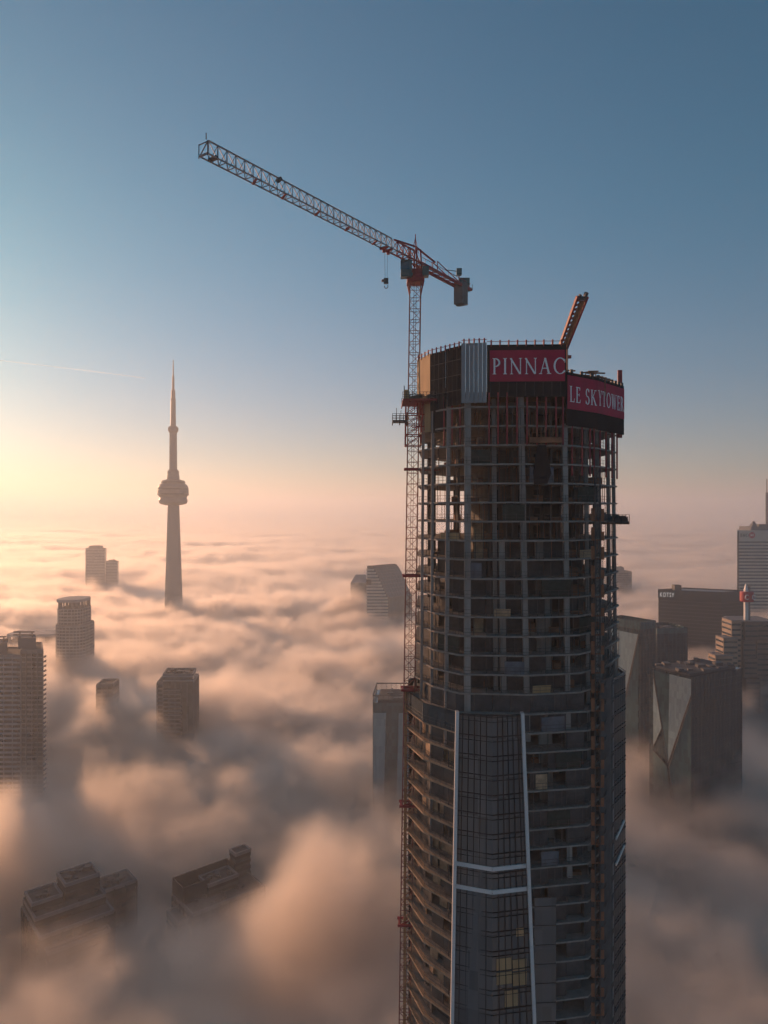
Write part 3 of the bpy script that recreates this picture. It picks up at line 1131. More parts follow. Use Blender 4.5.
def truss(mb, l0, l1, n, half, w):
    for i in range(n):
        a, b = l0 + (l1 - l0) * i / n, l0 + (l1 - l0) * (i + 1) / n
        c = (a + b) / 2
        for s in (-half, half):
            mb.bar(jp(a, s, ZJ), jp(b, s, ZJ), w)
            mb.bar(jp(a, s, ZJ), jp(c, 0, ZJ + JH), w * .55)
            mb.bar(jp(b, s, ZJ), jp(c, 0, ZJ + JH), w * .55)
        mb.bar(jp(a, -half, ZJ), jp(a, half, ZJ), w * .6)
        mb.bar(jp(a, -half, ZJ), jp(b, half, ZJ), w * .4)
    st = (l1 - l0) / n / 2
    mb.bar(jp(l0 + st, 0, ZJ + JH), jp(l1 - st, 0, ZJ + JH), w * 1.1)


jb = MB(); truss(jb, 6.5, 47.0, 27, .72, .15)
jb.bar(jp(47, -.72, ZJ), jp(47, .72, ZJ), .2).bar(jp(46.3, 0, ZJ + JH), jp(47, .72, ZJ), .12).bar(jp(46.3, 0, ZJ + JH), jp(47, -.72, ZJ), .12)
jibo = jb.build('jib', 'pale', crane)
jr = MB(); truss(jr, -.5, 6.5, 4, .72, .22)
jr.bar(jp(6.5, 0, ZJ + JH), jp(0, 0, ZJ + JH + .8), .25).bar(jp(-6.5, 0, ZJ + 1.9), jp(0, 0, ZJ + JH + .8), .25)
jr.build('jib_root', 'red', crane)
jt = MB()
jt.bar(jp(47.05, -.8, ZJ - .3), jp(47.05, -.8, ZJ + 1.5), .1).bar(jp(47.05, .8, ZJ - .3), jp(47.05, .8, ZJ + 1.5), .1)
jt.bar(jp(47.05, -.8, ZJ + 1.4), jp(47.05, .8, ZJ + 1.4), .1).bar(jp(46.6, 0, ZJ + JH), jp(46.6, 0, ZJ + JH + .8), .1)
jt.bar(jp(45.5, -.75, ZJ + .1), jp(45.5, .75, ZJ + .1), .4)
jt.build('jib_tip', 'steel', jibo)
for l in (12, 19, 26, 33, 38.5):
    MB().bar(jp(l - .4, -.75, ZJ - .1), jp(l + .4, .75, ZJ - .1), .3, .16).build('cross_tie', 'red', jibo)
MB().bar(jp(33.6, 0, ZJ + JH + .1), jp(34.2, 0, ZJ + JH - .5), .5).build('jib_pulley', 'steel', jibo)
cj = MB()
for s in (-.75, .75):
    cj.bar(jp(-.5, s, ZJ), jp(-18.6, s, ZJ - .2), .34, .5)
    cj.bar(jp(-1, s, ZJ + 1.1), jp(-18.4, s, ZJ + .9), .07)
    for i in range(9):
        l = -2 - i * 2
        cj.bar(jp(l, s, ZJ), jp(l, s, ZJ + 1.1), .07)
for i in range(9):
    l = -1.2 - i * 2
    cj.bar(jp(l, -.75, ZJ), jp(l - 2, .75, ZJ), .14)
cj.build('counter_jib', 'red', crane)
tie = MB()
for s in (-.5, .5):
    tie.bar(jp(-6.5, s, ZJ + 2.0), jp(-14.5, s, ZJ + .3), .12)
    tie.bar(jp(-6.5, s, ZJ + 2.0), jp(-6.5, s, ZJ), .16)
tie.build('tie_bar', 'red', crane)
cw = MB()
for i in range(3):
    a = jp(-15.2 - i * .72, 0, 0)
    c = Vector((a[0], a[1]))
    u, v = Vector((U.x, U.y)), Vector((V.x, V.y))
    q = [tuple(c - u * .33 - v * .95), tuple(c + u * .33 - v * .95), tuple(c + u * .33 + v * .95), tuple(c - u * .33 + v * .95)]
    cw.prism(q, ZJ - 3.6 - .15 * (i == 1), ZJ + .6)
cw.build('counterweight', 'ballast', crane)
wn = MB()
p = jp(-17.2, 0, 0)
wn.box(p[0] - 1.0, p[0] + 1.0, p[1] - .8, p[1] + .8, ZJ + .3, ZJ + 1.7)
p = jp(-15.2, 0, 0)
wn.box(p[0] - .5, p[0] + .5, p[1] - .5, p[1] + .5, ZJ + 1.9, ZJ + 3.1).bar((p[0], p[1], ZJ + .3), (p[0], p[1], ZJ + 2), .2)
wn.bar((p[0] - 2.6, p[1], ZJ + 2.9), (p[0], p[1], ZJ + 2.6), .12)
wn.bar(jp(-18.4, -.9, ZJ - .1), jp(-18.4, .9, ZJ - .1), .5).bar(jp(-19.2, .7, ZJ - .1), jp(-19.2, .7, ZJ + 1), .1).bar(jp(-18.4, 0, ZJ), jp(-19.4, 0, ZJ - .1), 1.2, .2)
wn.build('winch', 'cab', crane)
tr = MB()
for l in (8.2, 9.4):
    tr.bar(jp(l, -.8, ZJ - .2), jp(l, .8, ZJ - .2), .3)
    tr.lathe([(.28, ZJ - .9), (.28, ZJ - .5)], jp(l, 0, 0)[0], jp(l, 0, 0)[1], 10)
tr.bar(jp(8, 0, ZJ - .45), jp(9.6, 0, ZJ - .45), .5, .3)
tro = tr.build('trolley', 'red', crane)
rp = MB()
hz_ = zat(281, 119)
for l in (8.4, 9.2):
    rp.bar(jp(l, 0, ZJ - .5), jp(8.8 + (l - 8.8) * .7, 0, hz_), .045)
rp.build('hoist_rope', 'steel', tro)
h = jp(8.8, 0, 0)
hb = MB().box(h[0] - .38, h[0] + .38, h[1] - .22, h[1] + .22, hz_ - .5, hz_ + .4)
hb.lathe([(.32, hz_ - .15), (.32, hz_ + .15)], h[0] - .45, h[1], 12)
for i in range(8):
    a0, a1 = R(-200 + i * 30), R(-170 + i * 30)
    hb.bar((h[0] + .3 * math.cos(a0), h[1], hz_ - .95 + .3 * math.sin(a0)), (h[0] + .3 * math.cos(a1), h[1], hz_ - .95 + .3 * math.sin(a1)), .11)
hb.build('hook_block', 'steel', tro)
# climbing cage, collar platform and wall ties
cg = MB()
z0_, z1_ = zat(446, JY), zat(404, JY)
for sx in (-1, 1):
    for sy in (-1, 1):
        cg.bar((mx(z0_) + sx * 1.35, JY + sy * 1.35, z0_), (mx(z1_) + sx * 1.35, JY + sy * 1.35, z1_), .22)
for i in range(5):
    z = z0_ + (z1_ - z0_) * i / 4
    for s in (-1, 1):
        cg.bar((mx(z) - 1.35, JY + s * 1.35, z), (mx(z) + 1.35, JY + s * 1.35, z), .16)
        cg.bar((mx(z) + s * 1.35, JY - 1.35, z), (mx(z) + s * 1.35, JY + 1.35, z), .16)
        if i < 4:
            zz = z + (z1_ - z0_) / 4
            cg.bar((mx(z) - 1.35, JY + s * 1.35, z), (mx(zz) + 1.35, JY + s * 1.35, zz), .1)
cg.build('climbing_cage', 'red', crane)
for py, ext in ((469, 3.4), (576, 1.5), (690, 1.5), (806, 1.4), (925, 1.4)):
    z = zat(py, JY - 1)
    t_ = MB()
    for s in (-1, 1):
        t_.bar((mx(z) - 1.5, JY + s * 1.15, z), (mx(z) + 1.3 + ext, JY + s * 1.15, z), .34, .38)
    t_.bar((mx(z) - 1.2, JY - 1.2, z), (mx(z) - 1.2, JY + 1.2, z), .3).bar((mx(z) + 1.2, JY - 1.2, z), (mx(z) + 1.2, JY + 1.2, z), .3)
    t_.bar((mx(z) - 1.2, JY - 1.2, z), (mx(z) + 2.6, JY + 2, z), .2)
    t_.build('wall_tie', 'red', crane)


# ------------------------------------------------------------------ platforms, hoist and placing boom
def platform(label, x0, x1, y0, y1, z, deck_m, nposts, under=True):
    t = thing('work_platform', label, 'platform', ((x0 + x1) / 2, (y0 + y1) / 2, z), 'steel work platforms hung on the tower')
    d = MB().box(x0, x1, y0, y1, z, z + .25)
    d.build('deck', deck_m, t)
    r_ = MB()
    for i in range(nposts + 1):
        x = x0 + (x1 - x0) * i / nposts
        for y in (y0 + .08, y1 - .08):
            r_.bar((x, y, z + .25), (x, y, z + 1.4), .08)
    for y in (y0 + .08, y1 - .08):
        for dz in (.55, .95, 1.35):
            r_.bar((x0, y, z + dz), (x1, y, z + dz), .06)
    r_.build('railing', 'steel', t)
    if under:
        u = MB()
        n = max(2, nposts // 2)
        for i in range(n + 1):
            x = x0 + (x1 - x0) * i / n
            u.bar((x, y0 + .2, z - .16), (x, y1 + .6, z - .16), .16, .3)
        u.build('support_beam', deck_m, t)
    return t


zp = zat(404.5, 122)
t = platform('red steel platform under the plywood screen, wrapped round the crane mast', at(402, 122), at(436, 119), 117.2, 124.4, zp, 'red', 10)
mm = MB()
for i in range(26):
    x, y = random.uniform(at(410, 122), at(436, 119)), random.uniform(117.6, 119.6)
    mm.bar((x - .7, y, zp + .3 + .5 * random.random()), (x + .7, y, zp + .4 + .8 * random.random()), .15)
mm.bar((at(403.5, 122), 117.6, zp + .2), (at(403.5, 122), 117.6, zp + 2.4), .14)
mm.build('stacked_props', 'steel', t)
MB().box(at(403.6, 120), at(408.6, 120), 117.5, 119.5, zp + .26, zp + 1.75).build('plywood_box', 'ply', t)
mm = MB()
for i in range(9):
    x = at(416 + i * 2.8, 120.2)
    mm.bar((x, 120.3, zp - 5.4 + .25 * i), (x + .25, 120.3, zp), .16)
for z in (zp - 1.6, zp - 3.6):
    mm.bar((at(412, 120.4), 120.4, z - .5), (at(440, 120.4), 120.4, z), .16)
mm.build('hanger', 'red', t)
MB().wall((at(424.5, 119.6), 119.6), (at(430.5, 118.7), 118.7), zp - 5.0, zp - .3, .1).build('plywood_screen', 'ply', t)
MB().wall((at(431, 118.8), 118.8), (at(448, 115.8), 115.8), zp - 5.2, zp - .3, .1).build('dark_screen', 'black', t)
t = platform('small dark platform jutting left from the crane mast', at(392.5, 124), at(407, 124), 123.2, 125.8, zat(422, 124), 'steel', 4)
MB().bar((at(396.5, 124), 124, zat(421, 124)), (at(396.5, 124), 124, zat(408, 124)), .1).bar((at(401, 124), 124.4, zat(421, 124)), (at(401, 124), 124.4, zat(410, 124)), .08).build('upright', 'steel', t)
t = platform('dark loading platform jutting right from the upper open floors', at(591, 120.6), at(629.5, 120.6), 120.6, 126.2, zat(522.5, 122), 'steel', 11)
mm = MB()
for i in range(22):
    x, y = random.uniform(at(594, 121), at(626, 121)), random.uniform(121, 125.6)
    z = zat(521, 122)
    mm.box(x - .5, x + .5, y - .3, y + .3, z, z + random.uniform(.4, 1.5))
mm.bar((at(590, 121), 120.8, zat(514, 121)), (at(598, 121), 120.8, zat(523, 121)), .3)
mm.build('stacked_boxes', 'steel', t)

hoist = thing('construction_hoist', 'rust coloured construction hoist mast running up the right side of the unfinished tower', 'hoist', (at(597.5, 113.8), 113.8, 0))
hm = MB()
hx, hy = at(597.5, 113.8), 113.8
z = 180.0
k = 0
while z < 326:
    for sx in (-.4, .4):
        for sy in (-.3, .3):
            hm.bar((hx + sx, hy + sy, z), (hx + sx, hy + sy, z + 1.5), .1)
    s = 1 if k % 2 else -1
    hm.bar((hx - .4 * s, hy - .3, z), (hx + .4 * s, hy - .3, z + 1.5), .07).bar((hx - .4, hy - .3, z), (hx + .4, hy - .3, z), .08)
    z += 1.5
    k += 1
hm.build('mast', 'steel', hoist)
for k in range(3, 31):
    z = zk(k)
    gq = MB().box(hx - 1.05, hx - .5, hy - .2, hy - .1, z + .1, z + 2.0)
    gq.box(hx + .5, hx + 1.0, hy - .2, hy - .1, z + .1, z + 1.3 + .6 * (k % 2))
    gq.bar((hx - 1.0, hy - .1, z), (hx + 1.0, hy - .1, z), .2)
    gq.build('landing_gate', 'rust', hoist)

boom = thing('placing_boom', 'short folded red boom standing on the tower top behind the banners', 'crane', (at(566, 122), 122, 338.9))
D = 122.0
pb, pt = Vector((at(562.5, D), D, zat(349, D))), Vector((at(573.5, D), D - 5.5, zat(296.5, D - 5.5)))
d = (pt - pb).normalized()
sd_ = Vector((1, .15, 0)).normalized()
bm1 = MB()
for s in (-.62, .62):
    bm1.bar(pb + sd_ * s * 1.1, pt + sd_ * s * 1.35, .36, .5)
n = 12
for i in range(n):
    a, b2 = pb + (pt - pb) * (i / n), pb + (pt - pb) * ((i + 1) / n)
    bm1.bar(a - sd_ * .75, b2 + sd_ * .75, .14)
    bm1.bar(a - sd_ * .8, a + sd_ * .8, .18)
bm1.build('boom_frame', 'red', boom)
bm2 = MB()
off = Vector((0, -.7, -.1))
bm2.bar(pb + (pt - pb) * .08 + off, pb + (pt - pb) * .9 + off, .42, .5)
bm2.bar(pb + (pt - pb) * .05 + off + sd_ * .45, pb + (pt - pb) * .97 + off + sd_ * .45, .14)
bm2.build('folded_arm', 'rust', boom)
hd = MB().bar(pt - sd_ * .75 - d * .3, pt + sd_ * .75 - d * .3, .5).bar(pt + sd_ * .45, pt + sd_ * .45 + d * .7, .5).bar(pt - sd_ * .45, pt - sd_ * .45 + d * .3, .4)
hd.build('boom_head', 'steel', boom)
MB().bar((pb.x + .5, pb.y + .4, 338.9), (pb.x + .5, pb.y + .4, pb.z + 1), .75).bar((pb.x - .5, pb.y + .6, pb.z - 1.2), (pb.x + 1.6, pb.y + .6, pb.z - 1.2), .5).build('pedestal', 'red', boom)
MB().bar((at(567.5, 121), 121, 339), (at(567.5, 121), 121, zat(343, 121)), .16).build('hose_post', 'steel', boom)


# ------------------------------------------------------------------ the city standing out of the fog
def fins(mb, poly, z0, z1, step, w, d, sides=None):
    n = len(poly)
    for i in range(n):
        if sides is not None and i not in sides:
            continue
        a, b = Vector(poly[i]), Vector(poly[(i + 1) % n])
        L_ = (b - a).length
        k = max(1, round(L_ / step))
        e = (b - a).normalized()
        nn = Vector((e.y, -e.x))
        for j in range(k + 1):
            p = a + (b - a) * (j / k)
            c = p + nn * (d / 2 - .05)
            mb.prism([tuple(c - e * w / 2 - nn * d / 2), tuple(c - e * w / 2 + nn * d / 2), tuple(c + e * w / 2 + nn * d / 2), tuple(c + e * w / 2 - nn * d / 2)], z0, z1)


def block(t, poly, z1, zb, fh, body, band, band_h, band_out=.25, fin=None, fin_m=None, cap='parapet', roof='roof', name='window_wall', balc=0.0):
    """Storeyed body: glazed walls, a spandrel ring per floor, optional upright fins, parapet and roof."""
    w_ = MB().prism(poly, 0, z1).build(name, body, t)
    bd = MB()
    z = z1 - .6
    i = 0
    while z > zb:
        bd.prism(offset(poly, band_out + (balc if i % 2 == 0 else balc * .9)), z - band_h, z)
        z -= fh
        i += 1
    bd.build('floor_band', band, t)
    if fin:
        f = MB()
        fins(f, offset(poly, band_out), zb, z1, fin, .45, .5)
        f.build('facade_fin', fin_m or band, t)
    pr = MB()
    o1, o0 = offset(poly, band_out + .12), offset(poly, -.45)
    n = len(poly)
    for i in range(n):
        j = (i + 1) % n
        a, b, c, d = o1[i], o1[j], o0[j], o0[i]
        pr.prism([a, b, c, d], z1 - .5, z1 + 1.0)
    pr.build('parapet', cap, t)
    MB().prism(offset(poly, -.46), z1 + .01, z1 + .12).build('roof', roof, t)
    return w_


def penthouse(t, poly, z0, h, m_='grey', units=3, name='penthouse'):
    o = MB().prism(poly, z0, z0 + h).prism(offset(poly, .2), z0 + h, z0 + h + .35).build(name, m_, t)
    cx, cy_ = centre(poly)
    for i in range(units):
        x, y = cx + random.uniform(-.25, .25) * (poly[1][0] - poly[0][0] + 6), cy_ + random.uniform(-2, 2)
        a = random.uniform(.8, 1.8)
        MB().box(x - a, x + a, y - 1, y + 1, z0 + h + .35, z0 + h + random.uniform(1.2, 2.4)).build('roof_unit', 'steel', t)
    return o


def plant(t, poly, z, n, smax=2.2, seed=1):
    rr = random.Random(seed)
    xs = [p[0] for p in poly]; ys = [p[1] for p in poly]
    q = offset(poly, -2.5)
    m_ = MB()
    for i in range(n):
        for _ in range(20):
            x, y = rr.uniform(min(xs), max(xs)), rr.uniform(min(ys), max(ys))
            if all((q[(k + 1) % len(q)][0] - q[k][0]) * (y - q[k][1]) - (q[(k + 1) % len(q)][1] - q[k][1]) * (x - q[k][0]) > 0 for k in range(len(q))):
                a, b = rr.uniform(.5, smax), rr.uniform(.5, smax)
                m_.box(x - a, x + a, y - b, y + b, z, z + rr.uniform(.6, 2.0))
                break
    o = m_.build('roof_plant', 'steel', t)
    o['kind'] = 'stuff'


# far twin-level block by the sun
t = thing('apartment_tower', 'pale hazy tower with a lower shoulder, far left of the telecom tower', 'apartment tower', (at(96, 1500), 1515, 0))
p = rect((at(85.5, 1500), 1500), (40, 0), (-8, 30))
block(t, p, zat(549, 1500), 130, 3.2, 'window', 'pre', 1.3)
penthouse(t, offset(p, -6), zat(549, 1500), 6, units=2)
p = rect((at(105.5, 1500), 1502), (24, 0), (-7, 26))
block(t, p, zat(562, 1500), 130, 3.2, 'window', 'pre', 1.3, name='shoulder_wall')
penthouse(t, offset(p, -5), zat(562, 1500), 3, units=1)

# rounded tower with a floating crown
t = thing('apartment_tower', 'broad rounded tower with a flat crown raised on posts above the fog', 'apartment tower', (at(75, 715), 720, 0))
def rounded(x0, x1, y0, y1, r, n=5):
    out = []
    for cx, cy_, a in ((x1 - r, y0 + r, -90), (x1 - r, y1 - r, 0), (x0 + r, y1 - r, 90), (x0 + r, y0 + r, 180)):
        for i in range(n + 1):
            b = R(a + 90 * i / n)
            out.append((cx + r * math.cos(b), cy_ + r * math.sin(b)))
    return out
D = 700
p = rounded(at(53, D), -293, D, D + 34, 9)
block(t, p, zat(626, D), 120, 3.1, 'window', 'pre', 1.1, fin=3.4)
p2 = rounded(at(55, D), -296, D + 1, D + 32, 8)
w_ = MB().prism(p2, zat(626, D), zat(609, D)).build('upper_wall', 'window', t)
b_ = MB()
for i in range(6):
    b_.prism(offset(p2, .5), zat(609, D) - 1.2 - i * 3.1, zat(609, D) - i * 3.1)
fins(b_, offset(p2, .4), zat(626, D), zat(609, D), 4.0, .5, .5)
b_.build('upper_floor_band', 'pre', t)
cr = MB()
p3 = rounded(at(53.5, D), -296, D, D + 33, 8)
cr.prism(p3, zat(602.8, D), zat(600, D))
cr.build('crown', 'pre', t)
cr = MB()
fins(cr, offset(p2, -.8), zat(609, D), zat(602.8, D), 5.5, 1.0, 1.0)
cr.prism(offset(p2, -11), zat(609, D), zat(602.9, D))
cr.build('crown_post', 'grey', t)

# lower crowned tower behind it
t = thing('apartment_tower', 'low hazy tower with a thin raised roof, behind the broad rounded tower', 'apartment tower', (at(28, 800), 815, 0))
D = 800
p = rounded(at(4, D), at(54.5, D), D, D + 30, 6)
block(t, p, zat(643, D), 120, 3.1, 'window', 'pre', 1.2, fin=5)
MB().prism(offset(p, -.5), zat(637, D), zat(634.5, D)).build('crown', 'pre', t)
cr = MB(); fins(cr, offset(p, -1.5), zat(643, D) + .3, zat(637, D), 6, 1, 1); cr.prism(offset(p, -9), zat(643, D) + .3, zat(637.2, D)); cr.build('crown_post', 'grey', t)

# two balcony towers side by side at the left edge
D = 450
SK = Vector((-13.0, 26.0))
for nm, x0, x1, ztop, tone, px0, px1, pale in (('pale apartment tower with long balcony bands, cut by the left edge', at(-30, D), at(20.6, D), zat(656, D), 'pre', -9, 7, True),
                                               ('apartment tower with jagged balcony ends and roof box, joined right of the pale edge tower', at(21.2, D), at(42.6, D), zat(651, D), 'grey', 18, 36, False)):
    t = thing('apartment_tower', nm, 'apartment tower', ((x0 + x1) / 2, D + 12, 0))
    p = rect((x0, D), (x1 - x0, 0), SK)
    block(t, p, ztop, 100, 2.95, 'window', tone, 1.1 if pale else .9, band_out=.3)
    f = MB(); fins(f, offset(p, .3), 100, ztop, 5.2 if pale else 3.4, .45, .5, sides=(0,)); f.build('facade_fin', tone, t)
    z = ztop - 4
    while z > 112:
        for a, b in (((x1 - 13, x1 - 1.5), (x1 - 27, x1 - 16)) if pale else ((x0 + 4.5, x0 + 8.5),)):
            MB().box(a, b, D - 1.9, D - .32, z - .25, z).box(a, b, D - 1.9, D - 1.75, z, z + 1.05).build('balcony', tone, t)
        if not pale:
            MB().box(x1 - .6, x1 + 1.1, D - .4, D + 2.6, z - .25, z).box(x1 + 1.0, x1 + 1.1, D - .4, D + 2.6, z, z + 1.05).build('balcony', tone, t)
        z -= 2.95
    a, b = at(px0, D + 5), at(px1, D + 5)
    penthouse(t, rect((a, D + 5), (b - a, 0), SK * .5), ztop + .2, 7.0, 'grey', 1)
    hh = MB()
    for yy, dx in ((D + 5.5, 0), (D + 16.5, -5.6)):
        hh.bar((a - 3 + dx, yy, ztop + 9.2), (b - 1 + dx, yy, ztop + 9.2), .8)
        for xx in (a + 1, b - 2.5):
            hh.bar((xx + dx, yy, ztop + 7.2), (xx + dx, yy, ztop + 9.2), .6)
    hh.build('roof_frame', 'steel', t)

# small block and stepped-top tower in the middle left
D = 550
t = thing('apartment_tower', 'small flat topped block barely showing above the fog', 'apartment tower', (at(106, D), D + 10, 0))
p = rect((at(97, D), D), (at(112, D) - at(97, D), 1), (-1.5, 16))
block(t, p, zat(685, D), 120, 3.0, 'window', 'grey', 1.4, fin=4)
D = 520
t = thing('apartment_tower', 'grey tower with a boxy upper step, alone in fog below the telecom tower', 'apartment tower', (at(178, D), D + 15, 0))
p = rect((at(157.5, D), D), (at(193, D) - at(157.5, D), 0), (-3, 26))
block(t, p, zat(683, D), 110, 3.0, 'window', 'grey', 1.1, fin=4.5)
p = rect((at(163.5, D), D - .6), (at(193, D) - at(163.5, D), 0), (-3, 20))
w_ = block(t, p, zat(675, D), zat(684, D), 3.0, 'window', 'pre', .8, name='upper_wall')
z = zat(690, D)
while z > 115:
    MB().box(at(164, D), at(182, D), D - 2.0, D - .35, z - .25, z + .9).build('balcony', 'grey', t)
    z -= 3
plant(t, p, zat(675, D) + .1, 9, 2.6, 4)

# terraced blocks in the lower left corner, both turned the same way
U1, V1 = Vector((.746, .666)), Vector((.63, -.777))
t = thing('apartment_block', 'dark terraced block with a stepped roof in the lower left, fog around it', 'apartment block', (-140, 305, 0))
O = Vector((-158, 315))
body = rect(O, U1 * 30, V1 * 29)
block(t, body, 146.5, 96, 3.0, 'window', 'dull', 1.6, cap='parapet', fin=4.5)
b2 = rect(O + V1 * .2 + U1 * .3, U1 * 29, V1 * 20)
block(t, b2, 150.2, 146.6, 3.0, 'window', 'dull', 1.6, name='upper_wall')
b3 = rect(O + V1 * 2 + U1 * .5, U1 * 12, V1 * 12)
block(t, b3, 153.6, 150.4, 3.0, 'window', 'dull', 2, name='stair_wall')
b4 = rect(O + V1 * 1.2 + U1 * 14.2, U1 * 14.5, V1 * 12.5)
block(t, b4, 157, 150.4, 3.2, 'infill', 'dull', 2.2, name='penthouse_wall')
b5 = rect(O + U1 * 30.4 + V1 * 2, U1 * 15, V1 * 12)
block(t, b5, 148.6, 96, 3.0, 'window', 'dull', 1.5, name='wing_wall', fin=5)
b6 = rect(O + V1 * 29.4 + U1 * 2, U1 * 25, V1 * 4)
block(t, b6, 141.5, 96, 3.0, 'window', 'dull', 1.4, name='terrace_wall')
plant(t, b2, 150.35, 16, 1.0, 9); plant(t, b4, 157.15, 7, 1.6, 5); plant(t, b5, 148.7, 18, 1.4, 6); plant(t, b3, 153.7, 5, .9, 8)
t = thing('apartment_block', 'dark block with a walled roof garden and a corner box, lower middle, fog around it', 'apartment block', (-80, 330, 0))
O = Vector((-97, 330))
body = rect(O + V1 * 1, U1 * 36, V1 * 21)
block(t, body, 144.5, 96, 3.0, 'window', 'dull', 1.6, fin=4.5)
for a, b_ in ((O, O + U1 * 28), (O + U1 * 28, O + U1 * 28 + V1 * 9), (O + V1 * 12, O), (O + V1 * 12 + U1 * 13, O + V1 * 12)):
    MB().wall(tuple(b_), tuple(a), 144.6, 152.4, .5).build('screen_wall', 'dull', t)
b3 = rect(O + U1 * 12 + V1 * 3, U1 * 15, V1 * 10)
block(t, b3, 149.4, 144.7, 3.0, 'infill', 'dull', 1.4, name='penthouse_wall')
b4 = rect(O + U1 * 29.5 + V1 * .4, U1 * 8, V1 * 6)
block(t, b4, 155.5, 96, 3.2, 'infill', 'dull', 1.4, name='corner_wall')
b5 = rect(O - U1 * 5 + V1 * 6, U1 * 5.4, V1 * 12)
block(t, b5, 141, 96, 3.0, 'window', 'dull', 1.4, name='side_wall')
plant(t, b3, 149.6, 9, 1.4, 3); plant(t, body, 144.7, 20, 1.2, 13)

# curved-top tower right of centre-left
D = 1000
t = thing('office_tower', 'pale striped tower whose roof sweeps down in a curve beside the crane mast', 'office tower', (0, 1020, 0))
xl, xr = at(366.6, D), at(388.2, D)
prof = [(xl, 0), (xr, 0), (xr, zat(598, D))]
for i in range(1, 10):
    s = i / 10
    prof.append((xr + (at(371.5, D) - xr) * s ** .85, zat(598, D) + (zat(566, D) - zat(598, D)) * (1 - (1 - s) ** 1.5) ** 1.0))
prof += [(at(371, D), zat(566, D)), (xl + .8, zat(566, D))]
E = Vector((34, 42))
n = len(prof)
vs = [(x, D, z) for x, z in prof] + [(x + E.x, D + E.y, z) for x, z in prof]
MB().add(vs, [tuple(range(n)), tuple(range(2 * n - 1, n - 1, -1))]).build('end_wall', 'window', t)
side = MB()
side.add(vs, [(i, (i + 1) % n, n + (i + 1) % n, n + i) for i in range(n)])
side.build('curved_roof', 'glass_green', t)
st = MB()
z = zat(566, D) - 4
while z > 125:
    x1 = xr
    for (xa, za), (xb, zb_) in zip(prof[2:-2], prof[3:-1]):
        if zb_ >= z >= za:
            x1 = xa + (xb - xa) * (z - za) / max(.01, zb_ - za)
    if z > zat(566, D):
        x1 = at(371, D)
    st.box(xl - .2, x1 - .3, D - .8, D - .02, z - 2.6, z)
    z -= 4.4
st.build('floor_band', 'marble', t)
st = MB()
for i in range(2, n - 1):
    (xa, za), (xb, zb_) = prof[i], prof[i + 1] if i + 1 < n else prof[0]
    for j in range(1, 9):
        o = E * (j / 9)
        st.bar((xa + o.x, D + o.y, za + .1), (xb + o.x, D + o.y, zb_ + .1), .35)
    st.bar((xa, D - .3, za), (xb, D - .3, zb_), 1.0)
    st.bar((xa + .4, D, za + .15), (xa + E.x, D + E.y, za + .15), .4)
st.build('glazing_bar', 'steel', t)
D = 1080
t = thing('office_tower', 'small glass roof gable poking out of fog left of the curved tower', 'office tower', (at(360, D), D + 15, 0))
x0, x1 = at(350.5, D), at(367, D)
MB().prism(rect((x0, D), (x1 - x0, 0), (0, 30)), 0, zat(583, D)).build('wall', 'glass_green', t)
MB().prism(rect((x0, D), (x1 - x0, 0), (0, 30)), zat(583, D), zat(575.5, D), rect((x0 + 7, D + 12), (x1 - x0 - 9, 0), (0, 6))).build('roof', 'silver', t)
MB().box(at(368, D), at(372.5, D), D - 100, D - 96, zat(585, D - 100), zat(579.5, D - 100)).build('lantern', 'black', t)

